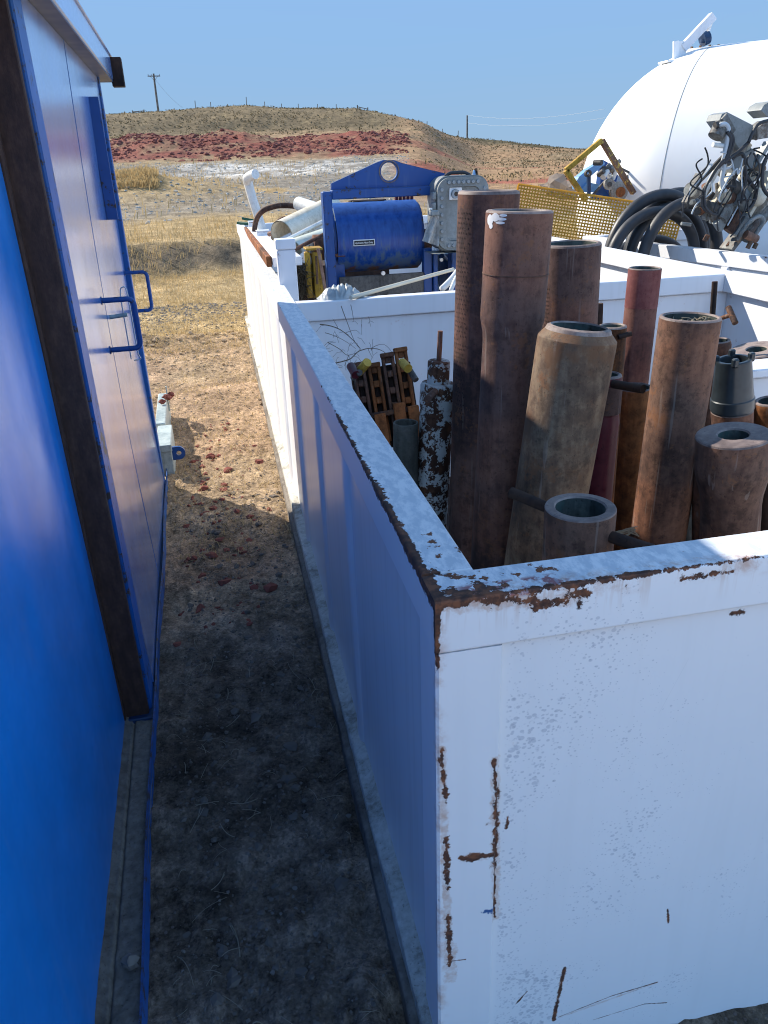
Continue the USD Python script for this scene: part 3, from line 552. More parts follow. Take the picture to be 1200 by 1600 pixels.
# ---------------------------------------------------------------- blue steel building on the left
CA = math.radians(1.7); CN = np.array([math.cos(CA), math.sin(CA), 0]); CU = np.array([-math.sin(CA), math.cos(CA), 0])
def cw(n, u, z): n, u, z = np.broadcast_arrays(*map(lambda v: np.asarray(v, float), (n, u, z))); return n[..., None] * CN + u[..., None] * CU + z[..., None] * np.array([0, 0, 1.0])
CR = np.stack([CN, CU, [0, 0, 1.0]], 1)
def cb(n0, n1, u0, u1, z0, z1, ch=.004): return cbox(cw((n0 + n1) / 2, (u0 + u1) / 2, (z0 + z1) / 2), (abs(n1 - n0), abs(u1 - u0), abs(z1 - z0)), ch, CR)
def bow(z): return -.358 - .026 * np.sin(np.pi * np.clip(z / 2.4, 0, 1))
def slab(nf, u0, u1, z0, z1, th, nu=30, nz=60):
    """a bowed sheet with thickness th behind its face nf(u, z)"""
    us, zs = np.linspace(u0, u1, nu), np.linspace(z0, z1, nz)
    fr = grid(lambda U, W: cw(nf(U, W), U, W), us, zs); bk = grid(lambda U, W: cw(nf(U, W) - th, U, W), us, zs, True)
    rim = []
    for uu in (u0, u1): rim.append(grid(lambda T, W: cw(nf(uu, W) - th * T, uu, W), [0, 1], zs, uu == u0))
    for zz in (z0, z1): rim.append(grid(lambda T, U: cw(nf(U, zz) - th * T, U, zz), [0, 1], us, zz == z1))
    return join(fr, bk, rim)
UE = .25
T = Thing('steel_building', 'tall glossy blue steel skid building with double doors on the left', 'building', cw(-.5, 2.5, -.05))
def dent(U, W, s):
    U, W = np.broadcast_arrays(np.asarray(U, float), np.asarray(W, float))
    return .0060 * (meshkit.fbm(np.stack([U * 1.6, W * 1.1, np.full(U.shape, s)], -1), 3) - .5)
def near_wall(U, W):
    b = -.455 - .012 * np.clip(W / 2.4, 0, 1) + dent(U, W, 1.5)
    b = b + .006 * np.exp(-((U - 2.30) / .05) ** 2) * np.clip((W - .2) * 2, 0, 1) - .008 * np.exp(-(((U - 1.62) / .05) ** 2 + ((W - .93) / .08) ** 2))
    return b + .004 * np.exp(-((U - 1.18 - (W - .5) * -.18) / .03) ** 2)
wl = T.part('wall', slab(near_wall, UE, 2.40, -.02, 2.33, .04, 90, 80), 'blue_wall', 'flat blue side wall nearest the camera', smooth=True)
T.part('corner_post', join(cb(-.47, -.372, 2.432, 2.46, .01, 2.33, .003), cb(-.48, -.452, 2.403, 2.434, .0, 2.33, .006)), 'rust_strip', 'bare rusty steel face of the corner post')
T.part('post_edge', cb(-.47, -.362, 2.4605, 2.60, .015, 2.33, .006), 'blue_edge')
dA = T.part('door', slab(lambda U, W: bow(W) + dent(U, W, 7.3), 2.605, 3.455, .045, 2.305, .035, 40, 80), 'blue_door', 'near door leaf with a pull handle', smooth=40)
dB = T.part('door', slab(lambda U, W: bow(W) + dent(U, W, 4.1), 3.472, 4.74, .045, 2.305, .035, 40, 80), 'blue_door', 'far door leaf with a vent flap', smooth=40)
T.part('door_jamb', cb(-.46, -.405, 2.6, 4.8, .0, 2.33), 'blue_dark')
T.part('far_post', join(cb(-.47, -.356, 4.745, 4.80, .0, 2.33)), 'blue_edge')
T.part('body', join(cb(-3.0, -.475, 2.47, 5.0, -.1, 2.36), cb(-3.0, -.52, UE + .02, 2.47, -.1, 2.36)), 'blue_dark')
T.part('roof_fascia', join(cb(-.47, -.300, UE, 5.03, 2.315, 2.43, .006), cb(-.52, -.292, UE, 5.06, 2.43, 2.442, .003)), 'blue_door', 'blue roof edge over the doors')
T.part('slot_shade', cb(-.47, -.303, UE, 5.02, 2.306, 2.3145, .001), 'blue_dark')  # added dark sheet: shade of the slot under the fascia put into its colour
T.part('roof', cb(-3.05, -.47, UE - .03, 5.08, 2.35, 2.43), 'blue_wall')
T.part('beam_end', cb(-.31, -.245, 5.0, 5.08, 2.285, 2.425, .003), 'rust_dark', 'dark steel plate sticking out at the roof corner')
# handles: bent round bars
def handle(u, z0, z1, reach, r):
    n0 = float(bow((z0 + z1) / 2)); p = [(n0 - .01, u, z1), (n0 + reach * .8, u, z1), (n0 + reach * .95, u, z1 - .008), (n0 + reach, u, z1 - .028), (n0 + reach, u, z0 + .028), (n0 + reach * .95, u, z0 + .008), (n0 + reach * .8, u, z0), (n0 - .01, u, z0)]
    q = [cw(*a) for a in p]; return join(tube(spline(q, 60), r, 12), rod(cw(n0 - .003, u, z1), cw(n0 + .004, u, z1), r * 1.5), rod(cw(n0 - .003, u, z0), cw(n0 + .004, u, z0), r * 1.5))
T.part('handle', handle(3.36, 1.185, 1.385, .125, .011), 'blue_frame', 'nearer door pull', parent=dA)
T.part('handle', handle(4.66, 1.135, 1.345, .120, .010), 'blue_frame', 'farther door pull', parent=dB)
n0 = float(bow(1.25)); T.part('latch_stud', rod(cw(n0 - .01, 3.56, 1.285), cw(n0 + .075, 3.56, 1.292), .009), 'galvanised', parent=dB)
cl_ = [(n0 + .06, 3.56, 1.10), (n0 + .06, 3.555, 1.36), (n0 + .068, 3.555, 1.405), (n0 + .082, 3.555, 1.41), (n0 + .09, 3.555, 1.37), (n0 + .092, 3.56, 1.12), (n0 + .10, 3.57, 1.095), (n0 + .07, 3.57, 1.09)]
T.part('retaining_clip', tube(spline([cw(*a) for a in cl_], 60), .003, 8), 'bright_metal', parent=dB)
T.part('vent_flap', join(cb(-.376, -.325, 4.12, 4.132, 1.65, 2.17, .002), cb(-.41, -.376, 4.12, 4.128, 1.65, 2.17, .001)), 'blue_frame', 'hinged flap standing open on the far door', parent=dB)
T.part('vent_screw', rod(cw(-.40, 3.93, 2.165), cw(-.37, 3.93, 2.165), .010), 'rust_dark', parent=dB)
# drip lip: thin bent plate, ledge packed with mud behind it
us = np.linspace(UE, 5.0, 120)
lipn = lambda U: -.347 + .003 * np.sin(U * 2.1) + .003 * np.sin(U * 5.3 + 1)
T.part('drip_lip', join(grid(lambda U, W: cw(lipn(U), U, W), us, [-.12, .052]), grid(lambda U, W: cw(lipn(U) - .006, U, W), us, [-.12, .052], True), grid(lambda U, W: cw(lipn(U) - .006 * W, U, .052 + 0 * U), us, [0, 1])), 'blue_edge', 'thin bent blue lip along the foot of the wall')
T.part('ledge_mud', grid(lambda U, W: cw(W, U, .022 + .03 * fbm(U, W, 9, 4, 61) + .012 * fbm(U, W, 40, 3, 62) + .02 * np.clip((-.44 - W) / .03, 0, 1) - .014 * np.exp(-((W + .425) / .004) ** 2)), np.linspace(UE, 2.43, 420), np.linspace(-.475, -.350, 40), True), 'mud', 'grey mud packed on the ledge behind the lip', kind='stuff', smooth=True)
T.part('door_sill', cb(-.47, -.352, 2.41, 4.85, -.1, .03), 'blue_dark')
P0 = cw(-.378, 1.42, .045)
solo('stone', rock(P0, .022, 99, .8), 'gray_stone', 'rounded grey stone on the muddy ledge against the blue lip', 'stone', smooth=40)
# far skid end: channel, lug with a hexagonal hole
from shapely.geometry import Polygon, Point, box as sbox
T.part('skid_channel', join(cb(-.40, -.30, 5.00, 5.5, -.06, .20, .006), cb(-.40, -.296, 4.99, 5.0, .17, .215, .003)), 'galvanised')
lug = Point(.045, .045).buffer(.045).union(sbox(0, 0, .045, .09)).difference(Point(.048, .045).buffer(.017, quad_segs=2))
T.part('lifting_lug', extr(lug, cw(-.305, 5.03, .10), CN, np.array([0, 0, 1.0]), .02), 'blue_frame', 'blue lug with a hole at the far foot of the building')
T.part('skid_end', join(cb(-.42, -.345, 5.55, 6.4, -.05, .20, .006), cb(-.345, -.335, 6.2, 6.23, .10, .30, .002)), 'galvanised')
for i, (du, dz) in enumerate(((0, 0), (.05, .02), (.1, 0), (.15, .01))):
    solo('stone', rock(cw(-.37 + .02 * i, 6.05 + du, .225 + dz), .03, 300 + i), 'red_stone', ('nearest', 'second', 'third', 'farthest')[i] + ' of the red stones piled on the pale skid end beyond the blue building', 'stone', 'red stones piled on the skid end', smooth=False)

# ---------------------------------------------------------------- the white open-top steel bin
ZT, X0, X1, Y0, Y1, YC, RW, RH = 1.23, .267, 2.84, .992, 10.3, 3.96, .09, .10
T = Thing('steel_bin', 'long white open-top steel bin holding the rusty pipes, paint chipped at its near corner', 'bin', ((X0 + X1) / 2, (Y0 + Y1) / 2, 0))
def wob_bar(x0, x1, y0, y1, z0, z1, axis, n=80, ch=.006, amp=.0022, seed=0):
    """a rail with eased edges and slight waviness along its length"""
    A, B = (y0, y1) if axis == 'y' else (x0, x1); s = np.linspace(A, B, n)
    lo, hi = (x0, x1) if axis == 'y' else (y0, y1)
    sec = []
    for (u, w, du, dw) in ((lo, z0, 1, 1), (lo, z1, 1, -1), (hi, z1, -1, -1), (hi, z0, -1, 1)):
        e = [(u + du * ch, w), (u + du * ch * .3, w + dw * ch * .3), (u, w + dw * ch)]
        sec += e if (u, w) in ((lo, z0), (hi, z1)) else e[::-1]
    sec = np.array(sec)[::-1]; k = len(sec); P = np.zeros((n, k, 3))
    d1 = amp * 2 * fbm(s, np.full(n, 3. + seed), 2.2, 3, seed); d2 = amp * 2 * fbm(s, np.full(n, 9. + seed), 3.1, 3, seed + 1)
    for j in range(k):
        a, b = (sec[j, 0] + d1, s) if axis == 'y' else (s, sec[j, 0] + d1)
        P[:, j, 0], P[:, j, 1], P[:, j, 2] = a, b, sec[j, 1] + d2
    I = np.arange(n * k).reshape(n, k); f = []
    for j in range(k):
        j2 = (j + 1) % k; q = np.stack([I[:-1, j], I[1:, j], I[1:, j2], I[:-1, j2]], -1); f.append(q[:, [0, 1, 2]]); f.append(q[:, [0, 2, 3]])
    f = np.vstack(f); caps = [(0, j, j + 1) for j in range(1, k - 1)], [((n - 1) * k, (n - 1) * k + j + 1, (n - 1) * k + j) for j in range(1, k - 1)]
    q = trimesh.Trimesh(P.reshape(-1, 3), np.vstack([f, caps[0], caps[1]]), process=False); q.fix_normals(); return q
T.part('left_rail', wob_bar(X0, X0 + RW, Y0 + RW, Y1, ZT - RH, ZT, 'y', 200, seed=1), 'white_bin', 'left top rail, paint flaking to brown along its outer edge', smooth=50)
T.part('near_rail', wob_bar(X0, X1, Y0, Y0 + RW - .001, ZT - RH, ZT - .001, 'x', 80, seed=2, amp=.0012), 'white_bin', 'near top rail with rust along its front edge', smooth=50)
T.part('right_rail', wob_bar(X1 - RW, X1, Y0 + RW, Y1, ZT - RH, ZT, 'y', 120, seed=3), 'white_rust', smooth=50)
T.part('cross_rail', wob_bar(X0 + RW, X1 - RW, YC, YC + .075, ZT - RH, ZT - .004, 'x', 60, seed=4), 'white_rust', smooth=50)
T.part('far_rail', wob_bar(X0 + RW, X1 - RW, Y1 - RW, Y1 - .001, ZT - RH, ZT - .003, 'x', 30, seed=5), 'white_rust', smooth=50)
ZB = .10
def panel(fn, A, B, z0, z1, n, k, flip): return grid(fn, np.linspace(A, B, n), np.linspace(z0, z1, k), flip)
# left wall: plate with pressed uprights, dents
wf = lambda y, z: X0 + .022 + .010 * fbm(y, z, .8, 3, 71)
T.part('left_wall', join(grid(lambda U, W: np.stack([wf(U, W), U, W], -1), np.linspace(Y0 + .1, Y1, 160), np.linspace(ZB, ZT - RH, 24), True), grid(lambda U, W: np.stack([wf(U, W) + .045, U, W], -1), np.linspace(Y0 + .1, Y1, 160), np.linspace(ZB, ZT - RH, 24))), 'white_side', smooth=True)
def rib(yc, w, zb, zt):
    p = [(X0 + .027, yc - w / 2 - .03), (X0 + .010, yc - w / 2), (X0 + .010, yc + w / 2), (X0 + .027, yc + w / 2 + .006), (X0 + .04, yc)]
    pts = [(x, y, zz) for x, y in p for zz in (zb, zt)]; return chull(pts)
for yc in (2.02, 2.70, 3.55, 4.4, 5.25, 6.1, 6.95, 7.8, 8.65, 9.5): T.part('rib', rib(yc, .05, ZB, ZT - RH - .001), 'white_side')
T.part('corner_post', join(chull([(x, y, z) for z in (ZB, ZT - RH - .0005) for x, y in ((X0 + .001, Y0 + .006), (X0 + .006, Y0 + .001), (X0 + .112, Y0 + .001), (X0 + .122, Y0 + .02), (X0 + .03, Y0 + .13), (X0 + .004, Y0 + .118))])), 'white_bin', 'near corner post with rust strokes')
T.part('near_panel', grid(lambda U, W: np.stack([U, Y0 + .0095 + .006 * fbm(U, W, 1.4, 3, 75), W], -1), np.linspace(X0 + .10, X1, 90), np.linspace(-.055, ZT - RH, 40)), 'white_bin', 'near end panel, splashed with grey spots', smooth=True)
T.part('near_panel_inside', box(X0 + .12, X1, Y0 + .03, Y0 + .06, ZB, ZT - RH - .002), 'white_clean')
T.part('right_wall', join(box(X1 - .05, X1 - .005, Y0 + .03, Y1, ZB, ZT - RH - .002)), 'white_rust')
T.part('cross_wall', join(box(X0 + .08, X1 - .05, YC + .014, YC + .05, ZB, ZT - RH - .002)), 'white_rust')
T.part('far_wall', join(box(X0 + .08, X1 - .05, Y1 - .05, Y1 - .02, ZB, ZT - RH - .002)), 'white_clean')
T.part('floor', box(X0 + .06, X1 - .05, Y0 + .06, Y1 - .05, .14, .19), 'rust_dark')
# skid runner with caked mud: two ledges
def ledge(xa, xb, z0, z1, seed, y0=Y0 + .02):
    ys = np.linspace(y0, Y1, 460); sec = [(xb, z1 + .012), (xa + (xb - xa) * .4, z1), (xa + .004, z1 - .003), (xa, z1 - .010), (xa + .002, z0)]; rows = []
    for j, (x, z) in enumerate(sec):
        a = .012 if 0 < j < 4 else .004
        rows.append(np.stack([x + a * fbm(ys, np.full(460, j * 3. + seed), 6, 4, seed) * 1.3, ys, z + a * fbm(ys, np.full(460, j * 5. + seed), 8, 4, seed + 2) + .006 * np.sign(fbm(ys, np.full(460, 1.), 2.5, 2, seed + 4)) * (0 < j < 4)], -1))
    P = np.stack(rows); n, k = P.shape[:2]; I = np.arange(n * k).reshape(n, k); q = np.stack([I[:-1, :-1], I[1:, :-1], I[1:, 1:], I[:-1, 1:]], -1).reshape(-1, 4)
    return trimesh.Trimesh(P.reshape(-1, 3), np.vstack([q[:, [0, 1, 2]], q[:, [0, 2, 3]]]), process=False)
def fixup(q, d):
    n = np.asarray(q.face_normals)
    if (n @ np.asarray(d, float)).sum() < 0: q.invert()
    return q
T.part('skid_ledge', fixup(ledge(.246, .292, .05, .105, 3), (-1, 0, 1)), 'mud_white', 'upper ledge of the runner, caked with pale mud', smooth=40)
T.part('skid_runner', fixup(ledge(.226, .26, -.08, .052, 8, Y0 - .0), (-1, 0, 1)), 'mud', 'lower muddy edge of the runner', smooth=40)
T.part('skid_foot', box(X0 + .45, X1, Y0 - .035, Y0 + .10, -.14, -.045), 'mud_white')

# rail rack standing inside along the far left side
T = Thing('rail_rack', 'white steel rail with stub posts standing inside along the left side of the bin', 'rail', (.55, 6, .2))
A, B = at(448, 392, y=4.75), at(398, 352, y=9.3)
T.part('rail', bar(A + [0, 0, -.06], B + [0, 0, -.04], .17, .05, up=(0, 0, 1)), 'white_clean')
T.part('rust_strip', bar(A + [-.105, .05, -.06], B + [-.105, 0, -.04], .03, .06), 'rust_orange')
for (px, py, y, w, lab) in ((447, 390, 4.62, .105, 'nearest stub post'), (411, 362, 7.3, .11, None), (396, 347, 9.4, .11, None)):
    q = at(px, py, y=y); T.part('post', box(q[0] - w / 2, q[0] + w / 2, y, y + w, .2, q[2], .006), 'white_rust', lab)
    T.part('post_cap', box(q[0] - w / 2 - .004, q[0] + w / 2 + .004, y - .004, y + w + .004, q[2] + .001, q[2] + .010 + .045 * (y < 5), .004), 'white_clean')
T = Thing('green_frame', 'dark green steel bars lying across the far left end of the bin', 'frame', at(385, 345, y=10.2))
T.part('bar', bar(at(372, 348, y=10.2), at(402, 351, y=10.0), .05, .03), 'green_paint'); T.part('bar', bar(at(378, 341, y=10.3), at(398, 345, y=10.3), .04, .03), 'green_paint'); T.part('bar', bar(at(402, 350, y=10.0), at(410, 356, y=9.6), .03, .05), 'green_paint')

# ---------------------------------------------------------------- pipes and tools standing in the near compartment
FLOOR = .19
def stand(top, w, y, low, dz=0.0):
    """top centre, unit axis down, radius and length of a pipe whose axis runs through two pixels in the plane y (leaning by dz along y)"""
    A, B = at(*top, y=y), at(*low, y=y); d = B - A; d[1] = dz * np.linalg.norm(d); d /= np.linalg.norm(d); r = w / 2 / F * depth(A)
    return A, d, r, (FLOOR - A[2]) / d[2]
def pipe_mesh(A, d, r, L, prof=None, bore=.8, lip=.006, bdeep=.35, segs=48):
    """prof: list of (metres below the top, radius factor)"""
    prof = prof or [(0, 1), (L, 1)]; b = r * bore; pts = [(bdeep, b), (.010, b), (.002, b + .004)]
    first = True
    for s, k in prof:
        s = L if s is None or s > L else s
        if first: pts += [(0, r * k - lip), (lip * .3, r * k - lip * .3), (lip, r * k)]; first = False
        else: pts.append((s, r * k))
    pts += [(L, b * .5), (L - .01, b * .5), (bdeep + .02, b * .5)]
    q = lathe(A, d, pts, segs); return q
def thicken(prof, a=.03):
    return prof
def make_pipe(name, label, cat, top, w, y, low, mat, prof=None, bore=.8, lip=.006, group=None, dz=0.0, bdeep=.35, faces='rust_face', L=None, nb=True):
    A, d, r, LL = stand(top, w, y, low, dz); L = L or LL; base = A + d * L
    T = Thing(name, label, cat, base, group); prof = prof or [(0, 1), (None, 1)]
    outer = []; first = True
    k0 = prof[0][1]
    outer = [(lip, r * k0)] + [((L if s is None else min(s, L)), r * k) for s, k in prof[1:]]
    b = r * bore
    T.part('barrel', lathe(A, d, outer + [(L, r * .1)], 56, False), mat, smooth=28)
    T.part('end_face', lathe(A, d, [(.004, b), (0, b + .003), (0, r * k0 - lip), (lip * .3, r * k0 - lip * .3), (lip, r * k0)], 56, False), faces, smooth=20)
    T.part('bore', lathe(A, d, [(bdeep, .0005), (bdeep, b), (.004, b)], 56, False), 'bore_teal' if nb else 'rust_dark', smooth=28)
    return T, A, d, r, L
def ringpart(T, name, A, d, s0, s1, r, mat, label=None, t=.0015):
    T.part(name, lathe(A, d, [(s0, r - .004), (s0, r + t), (s1, r + t), (s1, r - .004)], 56), mat, label)
def pits(A, d, r, s0, s1, a0, a1, n, seed, size=.0032):
    """drilled dimples on the barrel: shallow dark discs set in a grid"""
    a, b, dd = frame_of(d); rg = np.random.default_rng(seed); out = []
    rows = int((s1 - s0) / .0135); cols = n
    for i in range(rows):
        for j in range(cols):
            ang = a0 + (a1 - a0) * (j + .5 * (i % 2)) / cols; s = s0 + (s1 - s0) * i / rows + rg.uniform(-.001, .001)
            if rg.random() < .08: continue
            nrm = math.cos(ang) * a + math.sin(ang) * b; c = A + d * s + nrm * (r + .0004); t = np.cross(nrm, d)
            k = [c + size * (math.cos(q) * t * .8 + math.sin(q) * d) for q in np.arange(6) * math.pi / 3]
            v = np.array([c] + k); f = np.array([(0, i_ + 1, (i_ + 1) % 6 + 1) for i_ in range(6)])
            if (np.cross(v[1] - v[0], v[2] - v[0]) @ nrm) < 0: f = f[:, ::-1]
            out.append(trimesh.Trimesh(v, f, process=False))
    return join(out)
def ang_of(A, d, px, py, y):
    """angle on the barrel of the side that shows at a pixel"""
    a, b, dd = frame_of(d); q = at(px, py, y=y) - A; q = q - dd * (q @ dd); return math.atan2(q @ b, q @ a)
def viewang(A, d):
    a, b, dd = frame_of(d); q = EYE - A; return math.atan2(q @ b, q @ a)
sgn = 1

T, A, d, r, L = make_pipe('drill_pipe', 'tall brown pipe, leftmost of the tall ones, with rows of dimples down its sunlit side', 'pipe', (764, 297), 97, 2.32, (744, 780), 'rust_purple', None, .82, .010)
va = viewang(A, d); a_, b_, _ = frame_of(d); left = at(716, 400, y=2.32) - A; la = math.atan2(left @ b_, left @ a_); s_ = 1 if math.sin(la - va) > 0 else -1
T.part('dimples', pits(A, d, r, .06, .78, va + s_ * .62, va + s_ * 1.35, 6, 1, .0030), 'rust_dark', 'rows of small dark dimples', smooth=False, kind='stuff')
T, A, d, r, L = make_pipe('drill_pipe', 'tall pipe with a swelled tool joint and a white paint smear at its top', 'pipe', (812, 328), 105, 2.0, (776, 850), 'rust_purple', [(0, 1), (.26, 1), (.275, .995), (.315, .90), (.335, .885), (None, .885)], .80, .006)
sm = []
for (px, py, w, h) in ((768, 340, 9, 8), (776, 336, 9, 6), (785, 338, 10, 2.2), (788, 333, 7, 2), (770, 348, 5, 4), (784, 343, 9, 2)):
    a0 = viewang(A, d) + s_ * math.asin(min(.98, max(-.98, (812 - px) / 52.5))); s0 = (py - 328) / F * depth(A) / .93; rr = r + .0008
    us = np.linspace(-1, 1, 9); q = grid(lambda U, W: np.stack([(A + d * (s0 + W_) + rr * (math.cos(a0 + U_) * a_ + math.sin(a0 + U_) * b_)) for U_, W_ in zip((U * w / 105 * 1.9 * np.sqrt(np.clip(1 - (W / (h / F * 2)) ** 2, .05, 1))).ravel(), W.ravel())]).reshape(U.shape + (3,)), us, np.linspace(-h / F * 2, h / F * 2, 7))
    if (np.asarray(q.face_normals).mean(0) @ (EYE - A)) < 0: q.invert()
    sm.append(q)
T.part('paint_smear', join(sm), 'label_white', 'white paint daubed near the top', smooth=True)
ringpart(T, 'weld_ring', A, d, .155, .157, r, 'rust_pipe_gray')
T, A, d, r, L = make_pipe('drill_pipe', 'dark brown pipe standing behind the white-smeared one', 'pipe', (893, 379), 92, 2.55, (880, 700), 'rust_purple', None, .85, .008)
T.part('dimples', pits(A, d, r, .14, .75, viewang(A, d) + s_ * .75, viewang(A, d) + s_ * 1.15, 5, 2), 'rust_dark', 'dark dimples', smooth=False, kind='stuff')
T, A, d, r, L = make_pipe('thick_pipe', 'tan weathered pipe with a chamfered mouth, leaning right in front of the tall ones', 'pipe', (905, 509), 120, 1.80, (846, 860), 'rust_tan', [(0, .86), (.030, 1.02), (.036, 1.03), (None, 1.0)], .70, .012, faces='rust_face')
T, A, d, r, L = make_pipe('slender_pipe', 'slender red-brown pipe with a red painted top, tallest before the far cross wall', 'pipe', (1008, 418), 50, 2.95, (984, 640), 'red_pipe_paint', None, .86, .004)
ringpart(T, 'painted_band', A, d, .006, .155, r, 'red_paint_top', 'faded red paint at the top', .0008)
T, A, d, r, L = make_pipe('thick_pipe', 'plain brown pipe leaning right of the tan one, straw caught in its mouth', 'pipe', (1079, 494), 93, 1.82, (1026, 850), 'rust_brown', None, .85, .005)
rg = np.random.default_rng(9); a_, b_, _ = frame_of(d); st = []
for i in range(26):
    t0 = rg.uniform(0, 6.28); p = A + d * .018 + r * .75 * rg.random() * (math.cos(t0) * a_ + math.sin(t0) * b_) + np.array([.02, .01, 0]); q = p + rg.uniform(-.03, .03, 3) * [1, 1, .3]
    st.append(tube([p, (p + q) / 2 + [0, 0, .006], q], .0012, 4))
solo('straw_wisp', join(st), 'straw', 'wisp of dry straw caught in the mouth of the leaning brown pipe', 'straw')
T, A, d, r, L = make_pipe('lifting_sub', 'short brown sub with two bar handles, nearest of all at the bin rail', 'pipe', (907, 791), 110, 1.34, (903, 850), 'rust_brown', None, .70, .004, bdeep=.12)
C0 = A + d * .065
T.part('handle_bar', join(rod(at(937, 833, y=1.30), at(1020, 860, y=1.22), .0125), cbox(at(936, 832, y=1.31), (.03, .02, .03), .006)), 'rust_dark', 'right bar handle', smooth=40)
T.part('handle_bar', rod(at(798, 769, y=1.50), at(862, 796, y=1.42), .0125), 'rust_dark', 'left bar handle', smooth=40)
T, A, d, r, L = make_pipe('upset_pipe', 'flat-topped brown pipe with a small bore, flaring at the top, near the right edge', 'pipe', (1146, 678), 112, 1.52, (1140, 830), 'rust_brown', [(0, 1), (.085, 1.0), (.10, .985), (.155, .85), (.18, .82), (None, .82)], .40, .006, bdeep=.15)
T, A, d, r, L = make_pipe('thread_stub', 'brown pipe stub carrying the black plastic cap', 'pipe', (1144, 640), 62, 1.95, (1140, 800), 'rust_brown', None, .8, .004)
R0 = r
T = Thing('thread_protector', 'black plastic thread protector sitting on a brown pipe stub', 'protector', A)
Bt = A - d * .155
T.part('cap_body', lathe(Bt, d, [(.06, r * .62), (.006, r * .62), (0, r * .66), (0, r * .80), (.004, r * .84), (.09, r * .95), (.115, r * 1.0), (.118, r * 1.04), (.148, r * 1.05), (.155, r * 1.0), (.155, r * .9), (.06, r * .6)], 48), 'dark_plastic', smooth=30)
a_, b_, _ = frame_of(d)
for i in range(4):
    t0 = .5 + i * math.pi / 2; c = Bt + r * .80 * (math.cos(t0) * a_ + math.sin(t0) * b_); T.part('lug', cbox(c - d * .002, (.018, .018, .026), .006), 'dark_plastic')
T, A, d, r, L = make_pipe('upset_pipe', 'brown pipe with a bulged head half hidden behind the leaning brown pipe', 'pipe', (1106, 572), 50, 2.15, (1082, 760), 'rust_brown', [(0, .97), (.02, 1.0), (.12, 1.0), (.19, .80), (None, .78)], .5, .006)
T, A, d, r, L = make_pipe('thread_stub', 'small rusty stub with a lit rim standing behind the leaning brown pipe', 'pipe', (1122, 531), 40, 2.75, (1116, 640), 'rust_brown', [(0, .9), (.02, 1), (.08, 1), (.082, .96), (None, .96)], .7, .004)
T, A, d, r, L = make_pipe('flat_hub', 'wide round flat-topped steel hub with a center hole by the right wall', 'hub', (1182, 545), 82, 2.55, (1182, 640), 'rust_brown', [(0, .96), (.012, 1), (.13, 1), (.15, .92), (None, .92)], .36, .006, bdeep=.1)
T, A, d, r, L = make_pipe('short_pipe', 'brown pipe half hidden behind the tan pipe, with a short pin', 'pipe', (957, 508), 44, 2.25, (940, 760), 'rust_orange', None, .75, .006)
T.part('pin', rod(at(966, 527, y=2.2), at(986, 521, y=2.2), .008), 'rust_dark', smooth=40)
T, A, d, r, L = make_pipe('red_sub', 'dark red painted sub with a side pin behind the tan pipe', 'pipe', (948, 584), 50, 2.05, (930, 800), 'dark_red_paint', [(0, .94), (.025, 1), (.115, 1.0), (.12, .95), (.15, 1.04), (.16, 1.0), (None, 1)], .7, .006)
ringpart(T, 'collar', A, d, .03, .115, r, 'rust_purple')
T.part('pin', rod(at(958, 600, y=1.98), at(1005, 608, y=1.88), .0125), 'rust_dark', smooth=40)
T, A, d, r, L = make_pipe('short_pipe', 'orange rusty open pipe between the red sub and the leaning brown pipe', 'pipe', (992, 604), 52, 2.4, (980, 790), 'rust_orange', None, .85, .004)
T, A, d, r, L = make_pipe('short_pipe', 'dull green pipe low behind the leaning brown pipe', 'pipe', (1082, 690), 26, 1.98, (1074, 860), 'green_steel', None, .8, .004)
T, A, d, r, L = make_pipe('short_pipe', 'dark rusty pipe behind the flared flat-topped pipe', 'pipe', (1108, 700), 50, 1.75, (1106, 860), 'rust_brown', None, .8, .004)
T, A, d, r, L = make_pipe('short_pipe', 'sunlit orange pipe end at the right edge of the picture', 'pipe', (1204, 625), 50, 2.0, (1202, 800), 'rust_orange', [(0, .92), (.02, 1), (None, 1)], .7, .005)
T, A, d, r, L = make_pipe('short_pipe', 'dark pitted pipe low at the right edge beside the flared pipe', 'pipe', (1204, 735), 44, 1.62, (1202, 860), 'rust_dark', None, .7, .005)
for (a, b, y, rad, lab) in (((937, 474), (934, 620), 3.0, .014, 'thin dark rod upright before the cross wall, left of the slender pipe'), ((1117, 440), (1104, 620), 3.0, .012, 'thin rusty rod upright near the right wall corner')):
    A, B = at(*a, y=y), at(*b, y=y); d = (B - A) / np.linalg.norm(B - A); solo('steel_rod', rod(A, A + d * ((FLOOR - A[2]) / d[2]), rad), 'rust_dark', lab, 'rod')
T = Thing('hook_bar', 'small rusty T-shaped bar hooked over behind the leaning brown pipe', 'hook', at(1140, 500, y=2.6))
T.part('stem', tube(spline([at(1112, 760, y=2.6), at(1112, 520, y=2.6), at(1120, 500, y=2.6), at(1128, 498, y=2.6), at(1142, 492, y=2.55)], 24), .008, 10), 'rust_brown', smooth=40)
T.part('cross_bar', rod(at(1138, 480, y=2.58), at(1149, 505, y=2.52), .011), 'rust_brown', smooth=40)
# white steel box at the right wall
T = Thing('white_box', 'rust-streaked white steel box standing inside by the right edge', 'box', at(1190, 640, y=2.3))
q = at(1157, 592, y=2.22); T.part('shell', box(q[0], q[0] + .5, 2.22, 2.32, FLOOR, q[2] - .002), 'white_rust'); T.part('lid', box(q[0] - .012, q[0] + .51, 2.205, 2.335, q[2], q[2] + .03), 'white_rust')
